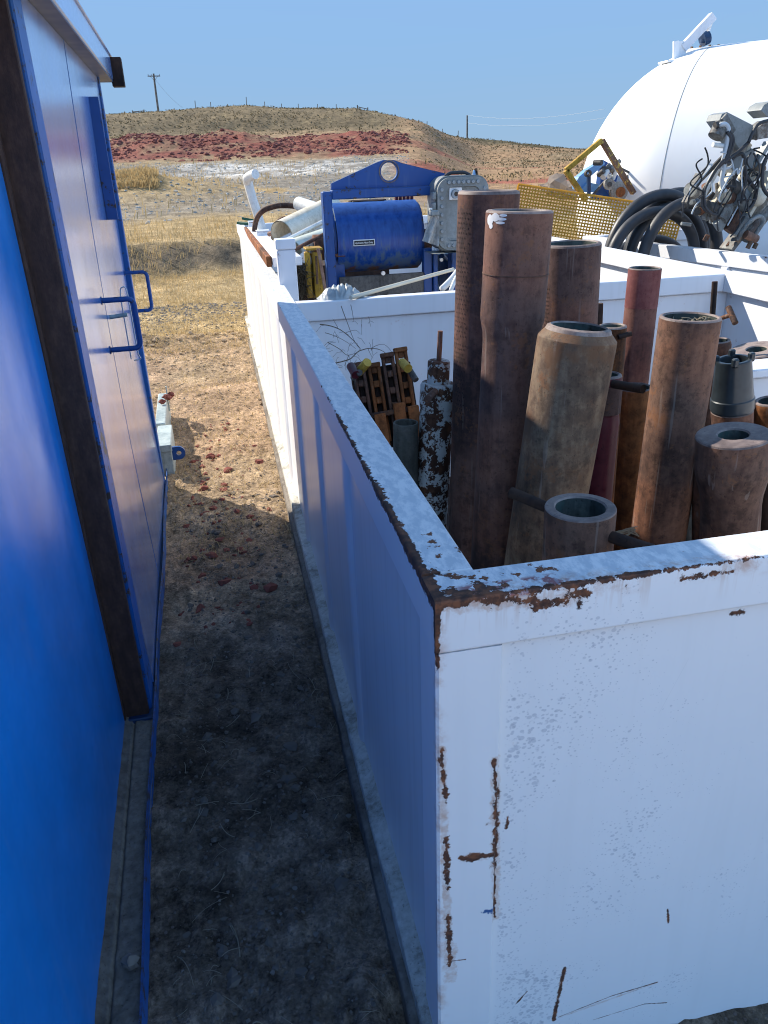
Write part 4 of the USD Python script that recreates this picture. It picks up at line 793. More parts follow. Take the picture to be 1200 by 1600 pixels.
# painted tool on the left
A, d, r, L = stand((686, 563), 35, 2.45, (676, 760)); T = Thing('fishing_tool', 'stepped tool in flaking white paint with a rod on top, left of the tall pipes', 'tool', A + d * L)
R2 = 54 / 35 * r
T.part('neck', lathe(A, d, [(0, .001), (0, r - .004), (.004, r), (.10, r), (.10, .001)], 40, False), 'flaked_white', smooth=28)
T.part('shoulder', lathe(A, d, [(.0755, r), (.0755, R2 * .93), (.085, R2 * 1.02), (.14, R2 * 1.04), (.16, R2 * 1.0), (.162, r)], 40, False), 'flaked_white', smooth=28)
T.part('body', lathe(A, d, [(.155, R2 * .96), (.19, R2), (.43, R2), (.432, R2 * 1.03), (.455, R2 * 1.03), (.458, R2), (.52, R2), (.523, R2 * 1.03), (.55, R2 * 1.03), (.553, R2), (L, R2)], 40, False), 'flaked_white', smooth=28)
T.part('top_rod', rod(A + d * .03, at(688, 517, y=2.45), .0085), 'rust_brown', smooth=40)
T.part('side_pin', rod(at(672, 622, y=2.42), at(680, 609, y=2.36), .011) if False else rod(at(668, 624, y=2.30), at(682, 610, y=2.42), .0125), 'rust_brown', smooth=40)
A, d, r, L = stand((634, 660), 40, 2.45, (634, 760)); T = Thing('pipe_coupling', 'short grey-green coupling with an open mouth beside the flaking tool', 'coupling', A + d * L)
T.part('body', lathe(A, d, [(.12, r * .4), (.12, r * .82), (.006, r * .82), (0, r * .86), (0, r * .96), (.004, r), (.02, r), (.022, r * .97), (.05, r * .97), (.052, r), (L, r), (L, r * .3)], 40), 'green_steel', smooth=28)
# rotary slips: hinged segments with rows of openings, leaning on the cross wall
T = Thing('rotary_slips', 'stack of rusty hinged slip segments leaning by the left wall', 'tool', at(600, 700, y=2.9))
yS = 2.95; ux = np.array([.95, -.1, .10]); ux /= np.linalg.norm(ux); uz = np.array([-.09, .25, .96]); uz -= ux * (uz @ ux); uz /= np.linalg.norm(uz); uy = np.cross(uz, ux); RS = np.stack([ux, uy, uz], 1)
O = at(594, 560, y=yS)
def sbx(x0, x1, z0, z1, y0, y1, ch=.003): c = O + ux * (x0 + x1) / 2 + uz * (z0 + z1) / 2 + uy * (y0 + y1) / 2; return cbox(c, (x1 - x0, y1 - y0, z1 - z0), ch, RS)
for k, x in enumerate((-.115, -.055, .005, .06)):
    dz = (.0, -.012, .018, .03)[k]; col = []
    col += [sbx(x, x + .013, -.33, dz, 0, .035), sbx(x + .037, x + .05, -.33, dz, 0, .035)]
    for zz in (-.03, -.085, -.15, -.21, -.27, -.33): col.append(sbx(x + .013, x + .037, zz + dz - .012, zz + dz + .014, .004, .034))
    col.append(sbx(x - .002, x + .052, -.018 + dz, dz, -.005, .04)); T.part('slip_segment', join(col), 'rust_orange' if k % 2 else 'rust_brown')
    T.part('die_block', sbx(x + .014, x + .036, -.33, -.05, .03, .05), 'rust_dark')
for k, (x, z) in enumerate(((-.06, -.20), (.02, -.17), (.075, -.19))): T.part('hinge_lug', sbx(x, x + .045, z - .18, z - .012, -.035, .0), 'rust_orange')
T.part('back_plate', sbx(-.125, .12, -.36, -.03, .045, .06), 'rust_dark')
T.part('hinge_bar', sbx(-.12, .115, -.225, -.205, -.02, .0), 'rust_brown')
for p, q, c in (((560, 582), (574, 566), 'yellow_steel'), ((628, 566), (638, 576), 'yellow_steel'), ((636, 572), (650, 594), 'machine_dark'), ((552, 590), (562, 582), 'machine_dark'), ((548, 572), (556, 586), 'dark_red_paint')):
    T.part('handle', rod(at(*p, y=2.86), at(*q, y=2.80), .017 if c != 'machine_dark' else .012), c, smooth=40)
# twigs of tumbleweed
tw = []
for path, rad in (([(520, 568), (545, 562), (562, 548), (572, 545), (588, 545), (603, 552)], .003), ([(500, 507), (525, 512), (548, 528), (563, 545)], .0028), ([(533, 478), (543, 505), (555, 535), (564, 546)], .0018), ([(548, 476), (552, 500), (551, 503)], .0014), ([(512, 535), (530, 545), (545, 555), (560, 550)], .002), ([(508, 520), (530, 528), (556, 545)], .0016), ([(580, 545), (595, 538), (612, 550)], .0014), ([(575, 545), (582, 560)], .0012), ([(540, 520), (553, 516), (563, 522)], .0012), ([(528, 512), (520, 498)], .0012), ([(545, 555), (538, 572)], .0014), ([(510, 545), (515, 565), (535, 575)], .0018)):
    tw.append(tube(spline([at(px, py, y=3.45 + .03 * i) for i, (px, py) in enumerate(path)], 18), np.linspace(rad, rad * .5, 18), 5))
for i in range(40):
    p = at(*RNG.uniform((505, 505), (585, 580)), y=3.55); dv = RNG.uniform(-.05, .05, 3); tw.append(tube([p, p + dv * .5 + [0, 0, .01], p + dv], .0008, 4))
solo('tumbleweed', join(tw), 'twig', 'bare dry tumbleweed twigs in the corner by the cross wall', 'twigs')
bits = [tube(spline([at(940 + 20 * RNG.random(), 835 + 10 * RNG.random(), y=1.7), at(965 + 20 * RNG.random(), 825 + 12 * RNG.random(), y=1.7), at(990 + 10 * RNG.random(), 822 + 20 * RNG.random(), y=1.7)], 8), .0015, 5) for i in range(9)]
solo('straw_wisp', join(bits), 'straw', 'few pale straws wedged beside the handled sub', 'straw')

# ---------------------------------------------------------------- things in the rear compartment
def ubox(p0, p1, y, dep, ch=.004):
    """box whose front face spans two pixels in the plane y"""
    a, b = at(*p0, y=y), at(*p1, y=y); return box(min(a[0], b[0]), max(a[0], b[0]), y, y + dep, min(a[2], b[2]), max(a[2], b[2]), ch)
yB = 5.3
T = Thing('winch_drum', 'blue steel winch drum in a guard frame with a peaked lifting plate', 'winch', at(600, 470, y=yB))
pL = at(511, 300, y=yB); pR = at(714, 288, y=yB); z0 = FLOOR + .02
T.part('post', box(pL[0] - .030, pL[0] + .030, yB, yB + .10, z0, pL[2], .005), 'blue_frame'); T.part('post', box(pR[0] - .035, pR[0] + .035, yB, yB + .10, z0, pR[2] - .02, .005), 'blue_frame')
bt, bb = at(518, 299, y=yB), at(690, 306, y=yB)
T.part('beam', box(pL[0] + .031, pR[0] - .036, yB + .002, yB + .098, at(600, 303, y=yB)[2] - .022, at(600, 303, y=yB)[2] + .035, .005), 'blue_frame')
zb = at(600, 303, y=yB)[2] + .036
pts = [at(519, 298, y=yB), at(519, 287, y=yB), at(590, 254, y=yB), at(601, 250, y=yB), at(618, 250, y=yB), at(632, 255, y=yB), at(698, 271, y=yB), at(705, 290, y=yB)]
pl = [(p[0] - pL[0], max(p[2] - zb, .0)) for p in pts]; pl[0] = (pl[0][0], 0); pl[-1] = (pl[-1][0], 0); hc = at(610, 268, y=yB)
poly = Polygon(pl).difference(Point(hc[0] - pL[0], hc[2] - zb).buffer(13.2 / F * depth(hc)))
T.part('lifting_plate', extr(poly, np.array([pL[0], yB + .07, zb]), np.array([1.0, 0, 0]), np.array([0, 0, 1.0]), .03), 'blue_frame', 'peaked plate with a round lifting eye', smooth=20)
T.part('eye_ring', lathe(hc + np.array([0, .035, 0]), np.array([0, 1.0, 0]), [(0, .062), (0, .068), (.05, .068), (.05, .062)], 40), 'rust_face')
# drum housing: curved shroud
dl, dr = at(528, 372, y=yB + .05), at(661, 372, y=yB + .05); zt_, zb_ = at(595, 320, y=yB + .1)[2], at(595, 424, y=yB + .1)[2]; hR = (zt_ - zb_) / 2 * 1.08; cc = np.array([0, yB + .06 + hR, (zt_ + zb_) / 2])
ang = np.linspace(-math.pi * .98, .15, 34)
sh = []
for (xa, xb, ra) in ((dl[0], dr[0], hR),):
    o = np.stack([np.cos(ang + math.pi * .38) , np.sin(ang + math.pi * .38)], 1)
prof = [(cc[1] + ra * math.cos(t), cc[2] + ra * math.sin(t)) for t in np.linspace(math.radians(62), math.radians(252), 36)]
prof_in = [(cc[1] + (ra - .012) * math.cos(t), cc[2] + (ra - .012) * math.sin(t)) for t in np.linspace(math.radians(252), math.radians(62), 36)]
poly = Polygon(prof + prof_in)
drum = T.part('drum_shroud', extr(poly, np.array([dl[0], 0, 0]), np.array([0, 1.0, 0]), np.array([0, 0, 1.0]), dr[0] - dl[0]), 'blue_drum', 'curved blue shroud with rust stains at its foot', smooth=30)
for xx in (dl[0] - .018, dr[0] + .004):
    T.part('end_disc', lathe(np.array([xx, cc[1], cc[2]]), np.array([1.0, 0, 0]), [(0, .001), (0, hR * .93), (.014, hR * .93), (.014, .001)], 40, False), 'blue_frame', smooth=20)
T.part('axle', rod(np.array([dl[0] - .14, cc[1] - .02, cc[2] - .05]), np.array([dr[0] + .10, cc[1] - .02, cc[2] - .05]), .085, 24), 'rust_brown', smooth=30)
T.part('side_flange', join(lathe(np.array([dl[0] - .045, cc[1], cc[2]]), np.array([1.0, 0, 0]), [(0, .06), (0, hR * .80), (.024, hR * .80), (.024, .06)], 36)), 'blue_pale', smooth=20)
T.part('rust_cap', join(ubox((548, 318), (604, 311), yB + .32, .10, .004), cbox(at(575, 315, y=yB + .30), (.22, .05, .015))), 'rust_dark'); T.part('ratchet_bar', join(*[ubox((618 + 6 * i, 318), (622 + 6 * i, 306), yB + .30, .03, .002) for i in range(5)], ubox((616, 320), (650, 316), yB + .29, .05, .003)), 'dark_red_paint')
lb = at(569, 379, y=yB); 
def place_text(txt, h, org, ux, uz, bold=False, depth_=.001):
    t = meshkit.text_mesh(txt, h, depth_, bold); v = np.asarray(t.vertices); ux, uz = np.asarray(ux, float), np.asarray(uz, float); w = np.cross(ux, uz)
    return trimesh.Trimesh(org + v[:, :1] * ux + v[:, 1:2] * uz + v[:, 2:] * w, t.faces, process=False)
def on_drum(z): return cc[1] - math.sqrt(max(ra ** 2 - (z - cc[2]) ** 2, 0))
yl = on_drum(lb[2]) - .004; lb = at(569, 379, y=yl); tilt = np.array([0, -.0, 1.0])
plate = T.part('name_plate', box(lb[0] - .074, lb[0] + .074, yl - .004, yl + .012, lb[2] - .020, lb[2] + .020, .002), 'label_white', 'white edged plate reading Hydraulic Mud Only')
T.part('plate_field', box(lb[0] - .068, lb[0] + .068, yl - .0055, yl, lb[2] - .014, lb[2] + .014, .001), 'label_black', parent=plate)
tm = meshkit.text_mesh('Hydraulic Mud Only', .0095, .001, True); wdt = np.asarray(tm.vertices)[:, 0].max()
T.part('plate_text', place_text('Hydraulic Mud Only', .0095 * min(1, .126 / wdt), np.array([lb[0] - .063, yl - .0062, lb[2] - .005]), (1, 0, 0), (0, 0, 1), True), 'label_white', parent=plate, smooth=False)
T.part('lower_panel', ubox((532, 470), (664, 425), yB + .03, .02), 'machine_dark', 'dark grey panel under the drum'); q = at(599, 427, y=yB + .02); T.part('panel_bolt', rod(q, q + [0, .02, 0], .014), 'bright_metal', smooth=30)
T.part('upright', ubox((526, 470), (535, 345), yB + .12, .05), 'blue_frame'); T.part('upright', ubox((663, 470), (675, 388), yB + .02, .06), 'blue_frame'); T.part('upright', ubox((678, 470), (684, 392), yB + .0, .06), 'blue_frame'); T.part('bracket', ubox((524, 402), (540, 396), yB + .08, .05), 'rust_brown')
T.part('motor_block', join(ubox((686, 470), (730, 395), yB + .22, .2), *[rod(at(690 + 9 * i, 400 + 12 * (i % 3), y=yB + .12), at(705 + 6 * i, 415 + 9 * (i % 3), y=yB + .2), .02) for i in range(4)]), 'blue_dark', smooth=30)
q = at(690, 406, y=yB + .1); T.part('grease_fitting', rod(q, q + [0, .03, .0], .012), 'bright_metal', smooth=30)
# gray cast enclosure with bolted door
yE = 5.15
T = Thing('junction_box', 'grey bolted explosion-proof electrical box with a small round window', 'electrical box', at(720, 430, y=yE))
a, b = at(684, 392, y=yE), at(764, 275, y=yE)
def rrect(w, h, r): return sbox(r, r, w - r, h - r).buffer(r)
W_, H_ = b[0] - a[0], b[2] - a[2]; ex, ez = np.array([1.0, 0, 0]), np.array([0, 0, 1.0])
T.part('housing', extr(rrect(W_ + .02, H_ + .02, .09), np.array([a[0] - .01, yE + .22, a[2] - .01]), ex, ez, .19), 'light_gray_paint', smooth=30)
door = T.part('door', join(extr(rrect(W_, H_, .085).difference(rrect(W_ - .11, H_ - .11, .05).buffer(0) if False else Polygon([(x + .055, y + .055) for x, y in rrect(W_ - .11, H_ - .11, .05).exterior.coords])), np.array([a[0], yE + .03, a[2]]), ex, ez, .03), extr(rrect(W_ - .11, H_ - .11, .05), np.array([a[0] + .055, yE + .03, a[2] + .055]), ex, ez, .012), extr(Polygon([(x + .058, y + .058) for x, y in rrect(W_ - .116, H_ - .116, .045).exterior.coords]).difference(Polygon([(x + .07, y + .07) for x, y in rrect(W_ - .14, H_ - .14, .04).exterior.coords])), np.array([a[0], yE + .02, a[2]]), ex, ez, .006)), 'light_gray_paint', smooth=30)
n_ = 7
for i in range(n_):
    for (bx, bz) in ((a[0] + .028, a[2] + .07 + (H_ - .14) * i / (n_ - 1)), (a[0] + W_ - .028, a[2] + .07 + (H_ - .14) * i / (n_ - 1)), (a[0] + .075 + (W_ - .15) * i / (n_ - 1), b[2] - .028), (a[0] + .075 + (W_ - .15) * i / (n_ - 1), a[2] + .028)):
        T.part('bolt', lathe(np.array([bx, yE - .010, bz]), np.array([0, 1.0, 0]), [(0, .001), (0, .011), (.010, .012), (.010, .001)], 6, False), 'bolt_gray', parent=door)
wq = at(712, 303, y=yE); T.part('window_plate', box(wq[0] - .04, wq[0] + .045, yE + .008, yE + .022, wq[2] - .035, wq[2] + .04), 'label_white', parent=door); T.part('window', lathe(np.array([wq[0], yE - .012, wq[2]]), ez * 0 + np.array([0, 1.0, 0]), [(0, .014), (0, .028), (.03, .03), (.03, .014)], 28), 'bolt_gray', parent=door, smooth=30)
T.part('window_glass', lathe(np.array([wq[0], yE - .004, wq[2]]), np.array([0, 1.0, 0]), [(0, .0005), (0, .014), (.004, .014)], 20, False), 'glass_dark', parent=door)
for i in range(5): q = at(683, 306 + 16 * i, y=yE); T.part('hinge', box(q[0] - .028, q[0] - .004, yE + .0, yE + .06, q[2] - .022, q[2] + .022, .006), 'light_gray_paint')
T.part('conduit', tube(spline([at(684, 318, y=yE + .06), at(682, 300, y=yE + .06), at(690, 282, y=yE + .07), at(706, 270, y=yE + .09), at(722, 269, y=yE + .1), at(735, 274, y=yE + .1)], 30), .011, 8), 'black_hose', smooth=True)
T.part('shelf', ubox((676, 397), (778, 391), yE - .02, .2), 'light_gray_paint'); T.part('neck', join(ubox((690, 392), (698, 378), yE + .08, .05), ubox((684, 392), (689, 372), yE + .1, .04)), 'white_plastic')
T.part('tag', ubox((685, 372), (691, 360), yE + .09, .004), 'yellow_steel')
# grey cloth hung on the frame
us, vs = np.linspace(0, 1, 26), np.linspace(0, 1, 30)
cA, cB, cC, cD = at(674, 336, y=yE - .03), at(686, 338, y=yE - .03), at(661, 377, y=yE - .06), at(684, 384, y=yE - .05)
def cloth(U, W):
    p = (cA * (1 - U)[..., None] + cB * U[..., None]) * (1 - W)[..., None] + (cC * (1 - U)[..., None] + cD * U[..., None]) * W[..., None]
    return p + np.stack([.006 * fbm(U, W, 5, 3, 81), .022 * np.sin(U * 9 + 2 * W) * W + .03 * fbm(U, W, 4, 3, 82), .010 * fbm(U, W, 5, 3, 83)], -1)
q = grid(cloth, us, vs); q2 = trimesh.Trimesh(np.asarray(q.vertices) + [0, .006, 0], q.faces[:, ::-1], process=False)
solo('gray_cloth', join(q, q2), 'gray_cloth', 'dirty grey cloth hanging beside the electrical box', 'cloth', smooth=True)
T = Thing('small_switch', 'small pale grey box on top of the hanging cloth', 'box', at(680, 337, y=yE)); T.part('case', ubox((673, 338), (686, 328), yE - .05, .07, .01), 'light_gray_paint'); T.part('knob', rod(at(671, 327, y=yE - .03), at(675, 327, y=yE - .03), .008), 'white_plastic', smooth=30)
T = Thing('peaked_bracket', 'sky blue A-shaped steel bracket standing behind the tallest dimpled pipe', 'bracket', at(743, 300, y=6.2))
T.part('leg', bar(at(738, 300, y=6.2), at(742.5, 266, y=6.2), .03, .02), 'sky_blue_paint'); T.part('leg', bar(at(748, 300, y=6.2), at(743, 263, y=6.2), .024, .02), 'rust_tan')
# long rod and grey plastic sheet on the cross rail
solo('long_rod', rod(at(548, 465, y=YC - .02), at(708, 421, y=4.6), .011), 'rod_wood', 'long pale rod lying across the cross rail toward the winch', 'rod')
def bag(U, W):
    a_, b_ = at(497, 466, y=YC + .10), at(565, 464, y=YC + .10); p = a_ * (1 - U)[..., None] + b_ * U[..., None]; k = np.sin(np.pi * U) ** .6
    return p + np.stack([0 * U, (W - .5) * .16, k * (.055 * np.sin(np.pi * W) + .022 * np.abs(fbm(U * 3, W, 3.5, 3, 91)) * 4 * np.sin(np.pi * W)) - .01 + .02 * U], -1)
solo('plastic_sheet', grid(bag, np.linspace(0, 1, 60), np.linspace(0, 1, 30)), 'gray_bag', 'crumpled grey plastic sheet lying on the cross rail', 'plastic sheet', smooth=True)
w1 = tube(spline([at(690, 452, y=4.25), at(706, 436, y=4.3), at(722, 415, y=4.4), at(735, 400, y=4.5)], 20), .018, 8); w2 = tube(spline([at(704, 455, y=4.2), at(712, 436, y=4.25), at(728, 412, y=4.35)], 20), .012, 8)
solo('pale_hose', w1, 'cable_pale', 'thick pale hose rising behind the dimpled pipe', 'hose', smooth=True); solo('pale_hose', w2, 'white_plastic', 'thin white hose beside the thick pale one', 'hose', smooth=True)
# left junk: white post with bent top, hoops, sheets, channels
solo('bent_post', tube(spline([at(414, 372, y=8.4), at(404, 340, y=8.4), at(392, 302, y=8.4), at(388, 287, y=8.4), at(386, 280, y=8.35), at(390, 276, y=8.3), at(399, 272, y=8.2)], 40), .045, 10), 'white_plastic', 'white pipe post with a bent top standing at the far left of the bin', 'post', smooth=40)
for pts_, lab in (([(398, 362), (402, 340), (415, 327), (440, 321), (465, 323), (482, 331), (492, 340)], 'larger rusty hoop arching over the far left of the bin'), ([(428, 362), (432, 350), (445, 342), (460, 341), (475, 344)], 'smaller rusty hoop under the large one')):
    solo('rusty_hoop', tube(spline([at(*p, y=7.6) for p in pts_], 40), .024, 8), 'rust_brown', lab, 'hoop', smooth=True)
solo('white_pipe', rod(at(466, 318, y=7.0), at(520, 336, y=6.6), .055, 20), 'white_plastic', 'white plastic pipe lying slanted behind the blue frame', 'pipe')
def trough(p0, p1, r, y0, y1, t0=math.radians(20), t1=math.radians(180)):
    A, B = at(*p0, y=y0), at(*p1, y=y1); a_, b_, d_ = frame_of(B - A); L = np.linalg.norm(B - A)
    mk = lambda rr, fl: grid(lambda U, W: A + U[..., None] * L * d_ + rr * (np.cos(W)[..., None] * a_ + np.sin(W)[..., None] * b_), np.linspace(0, 1, 8), np.linspace(t0, t1, 20), fl)
    return join(mk(r, False), mk(r - .006, True))
solo('half_shell', trough((440, 366), (520, 326), .095, 5.9, 6.4, math.radians(-30), math.radians(210)), 'cream_sheet', 'large cream half-round cover slanting behind the left blue post', 'cover', smooth=True)
solo('half_shell', trough((456, 395), (520, 372), .085, 5.5, 5.9, math.radians(-40), math.radians(200)), 'pale_green_pipe', 'pale green half-round shell under the cream cover', 'cover', smooth=True)
for i, (p, q, y0_, y1_, r_, mt, lb_) in enumerate((((426, 372), (512, 330), 6.2, 6.7, .018, 'rust_tan', 'thin tan pole slanting above the cream cover'), ((434, 382), (508, 344), 5.6, 6.0, .014, 'white_plastic', 'thin white pole lying along the cream cover'), ((446, 398), (506, 366), 5.3, 5.5, .013, 'rust_brown', 'rusty thin pole beside the pale green shell'), ((420, 366), (478, 352), 6.9, 6.6, .02, 'wood_brown', 'brown pole lying low across the far left junk'))):
    solo('junk_pole', rod(at(*p, y=y0_), at(*q, y=y1_), r_, 10), mt, lb_, 'pole')
T = Thing('corrugated_strip', 'cream corrugated strip slanting between the two half-round covers', 'strip', at(470, 385, y=5.7))
A, B = at(430, 378, y=5.65), at(512, 352, y=6.1); C_ = at(452, 392, y=5.55)
T.part('sheet', grid(lambda U, W: A + U[..., None] * (B - A) + W[..., None] * (C_ - A) * .5 + np.stack([0 * U, 0 * U, .008 * np.sin(U * 70)], -1), np.linspace(0, 1, 160), np.linspace(0, 1, 6)), 'cream_sheet', smooth=True)
T.part('edge_lip', bar(A + (C_ - A) * .55, B + (C_ - A) * .55, .02, .03), 'cream_sheet')
solo('cream_plank', bar(at(432, 376, y=5.6), at(448, 396, y=5.45), .05, .02), 'cream_sheet', 'short cream plank propped by the stub post', 'plank')
T = Thing('yellow_channels', 'scratched yellow steel channels standing beside the left blue post', 'channel', at(490, 460, y=4.95))
for i, (x0, x1, t) in enumerate(((481, 491, 388), (493, 503, 388))): T.part('channel', join(ubox((x0 + 1, 466), (x1, t + 8), 4.98, .02), ubox((x0, 466), (x0 + 3, t + 6), 4.92, .06)), 'yellow_steel')
T.part('top_plate', ubox((478, 392), (504, 387), 4.92, .14), 'yellow_steel'); T.part('back_web', ubox((455, 412), (480, 400), 5.05, .03), 'yellow_steel')
solo('wood_slat', bar(at(497, 388, y=4.9), at(509, 458, y=4.86), .02, .012), 'wood_brown', 'thin brown slat leaning on the yellow channels', 'slat'); solo('steel_rod', rod(at(494, 400, y=4.9), at(496, 444, y=4.88), .007), 'rust_tan', 'thin pale rod in front of the yellow channels', 'rod')
for i, (px, py, r) in enumerate(((476, 402, .035), (473, 416, .03))): solo('plastic_plug', rod(at(px, py, y=4.95), at(px + 4, py + 6, y=5.0), r, 16), 'white_plastic' if i == 0 else 'machine_dark', ('white', 'dark')[i] + ' round plug among the junk left of the yellow channels', 'plug')
br = []
for i in range(520):
    p = at(458 + 22 * RNG.random(), 415 + 48 * RNG.random(), y=4.85 + .35 * RNG.random()); dv = RNG.normal(0, .05, 3); br.append(tube([p, p + dv * .5 + [0, 0, .01], p + dv], .0022, 4))
solo('brush_tangle', join(br), 'dead_brush', 'dark tangle of dead brush behind the stub post', 'brush', kind='stuff', smooth=False)
solo('junk_crate', join(box(.6, 1.4, 6.6, 7.4, FLOOR, 1.10)), 'rust_dark', 'dark steel crate under the hoops at the far left of the bin', 'crate')

# ---------------------------------------------------------------- second bin, grating, hose, machinery, tank on the right
bA, bB = at(940, 372, z=1.17), at(1200, 402, z=1.17); dB_ = (bB - bA); dB_[2] = 0; dB_ /= np.linalg.norm(dB_); nB = np.array([-dB_[1], dB_[0], 0]); nB = nB if nB[0] > 0 else -nB
def bb(u0, u1, n0, n1, z0, z1, ch=.005): c = bA * [1, 1, 0] + dB_ * (u0 + u1) / 2 + nB * (n0 + n1) / 2 + np.array([0, 0, (z0 + z1) / 2]); return cbox(c, (abs(u1 - u0), abs(n1 - n0), z1 - z0), ch, np.stack([dB_, nB, [0, 0, 1.0]], 1))
T = Thing('junk_bin', 'second white bin on the right, sunlit, holding hoses and grey machinery', 'bin', bA * [1, 1, 0] - [0, 0, .3])
T.part('near_rail', bb(-.3, 5.0, 0, .09, 1.07, 1.17), 'white_rust', 'long sunlit top rail'); T.part('far_rail', bb(-.3, 5.0, 2.0, 2.09, 1.0, 1.1), 'white_rust'); T.part('end_rail', bb(-.3, -.21, .09, 2.0, 1.07, 1.168), 'white_rust')
T.part('near_wall', bb(-.27, 5, .02, .06, -.3, 1.069), 'white_rust'); T.part('end_wall', bb(-.27, -.23, .06, 2.05, -.3, 1.069), 'white_clean'); T.part('far_wall', bb(-.27, 5, 2.02, 2.06, -.3, .999), 'white_clean'); T.part('floor', bb(-.2, 5, .06, 2.02, -.2, -.1), 'rust_dark')
for u in (.6, 1.5, 2.4, 3.3): T.part('rib', bb(u, u + .07, -.012, .02, -.3, 1.068), 'white_rust')
# yellow grating
gA, gB = at(811, 289, y=7.7), at(1068, 328, y=7.05); ux = (gB - gA); L = np.linalg.norm(ux); ux /= L; uz = np.cross(ux, [0, 1, 0]); uz = uz - ux * (uz @ ux); uz /= np.linalg.norm(uz); uz = uz if uz[2] > 0 else -uz; uy = np.cross(uz, ux); RG = np.stack([ux, uy, uz], 1)
T = Thing('floor_grating', 'yellow fibreglass floor grating panel standing on edge behind the white bins', 'grating', gA - [0, 0, .6])
p_ = .028; nC, nR = int(L / p_), 22; gb = lambda x, z, w, h: cbox(gA + ux * x - uz * z, (w, .046, h), .0005, RG)
T.part('bars', join(*[gb(i * p_, nR * p_ / 2, .011, nR * p_) for i in range(nC + 1)], *[cbox(gA + ux * L / 2 - uz * j * p_, (L, .044, .014), .0005, RG) for j in range(nR + 1)]), 'yellow_grating', smooth=False)
T.part('edge_bar', join(cbox(gA + ux * L / 2 + uz * .006, (L + .02, .034, .018), .002, RG), cbox(gA - uz * nR * p_ / 2 - ux * .006, (.018, .033, nR * p_), .002, RG)), 'yellow_grating')
# coiled black hose
yH = 6.15; hc = at(1030, 400, y=yH)
T = Thing('hose_coil', 'coil of thick black rubber hose standing in the right-hand bin', 'hose', hc - [0, 0, .6])
for (cx, cy, rx, rz, dy, r) in ((1026, 404, 92, 92, .0, .048), (1020, 408, 82, 72, -.13, .046), (1050, 406, 86, 96, .15, .050), (1008, 424, 74, 46, .27, .050), (1040, 408, 74, 78, -.03, .044), (1062, 412, 76, 88, -.20, .046)):
    c = at(cx, cy, y=yH + dy); k = depth(c) / F; t = np.linspace(-.5, math.pi + .6, 60)
    T.part('hose_loop', tube(np.stack([c[0] + rx * k * np.cos(t), c[1] + .10 * np.cos(t * 1.0) + 0 * t, c[2] + rz * k * np.sin(t)], -1), r, 14), 'black_hose', smooth=True)
# hydraulic machine: leaning frame of plates, cylinders, boxes and hoses
yM = 5.35
T = Thing('hydraulic_machine', 'grey rusty hydraulic machine with cylinders and looping hoses lying in the right-hand bin', 'machine', at(1150, 420, y=yM))
def cyl(p, q, y0, y1, r, mat, name='cylinder', sides=18): T.part(name, rod(at(*p, y=y0), at(*q, y=y1), r, sides), mat, smooth=35)
def pl_(pts, y, th, mat, name='plate', dy=None):
    P = [at(*p, y=y + (dy[i] if dy else 0)) for i, p in enumerate(pts)]; T.part(name, chull(P + [p_ + np.array([0, th, 0]) for p_ in P]), mat)
# top hood
pl_([(1124, 188), (1128, 178), (1136, 175), (1177, 196), (1172, 218), (1158, 236), (1148, 208)], yM, .16, 'light_gray_paint', 'hood'); pl_([(1128, 186), (1136, 177), (1150, 203), (1146, 208)], yM - .03, .02, 'machine_gray', 'hood_face')
pl_([(1189, 172), (1194, 164), (1204, 158), (1210, 175), (1200, 183)], yM - .05, .16, 'light_gray_paint', 'hood')
pl_([(1146, 208), (1172, 200), (1165, 250), (1140, 258)], yM + .05, .1, 'machine_gray'); pl_([(1140, 250), (1180, 232), (1176, 262), (1146, 272)], yM + .04, .12, 'light_gray_paint')
cyl((1118, 214), (1128, 196), yM - .03, yM - .02, .055, 'machine_gray', 'valve'); cyl((1114, 226), (1131, 228), yM - .05, yM - .05, .016, 'white_plastic', 'fitting'); cyl((1117, 196), (1123, 194), yM - .05, yM - .05, .022, 'machine_dark', 'fitting')
pl_([(1183, 200), (1200, 188), (1204, 215), (1184, 218)], yM - .04, .12, 'machine_gray', 'valve')
# long leaning members
for (p, q, w, mat) in (((1076, 300), (1130, 245), .022, 'machine_dark'), ((1070, 318), (1092, 272), .05, 'machine_gray'), ((1108, 330), (1170, 225), .05, 'cream_sheet'), ((1115, 335), (1172, 232), .028, 'machine_dark'), ((1146, 312), (1200, 222), .06, 'light_gray_paint'), ((1150, 300), (1196, 232), .03, 'machine_dark'), ((1135, 390), (1215, 285), .14, 'machine_gray'), ((1136, 386), (1146, 372), .02, 'rust_brown'), ((1098, 305), (1122, 262), .04, 'white_plastic'), ((1160, 345), (1205, 268), .09, 'cream_sheet')):
    T.part('member', bar(at(*p, y=yM + .06), at(*q, y=yM + .10), w, .03), mat)
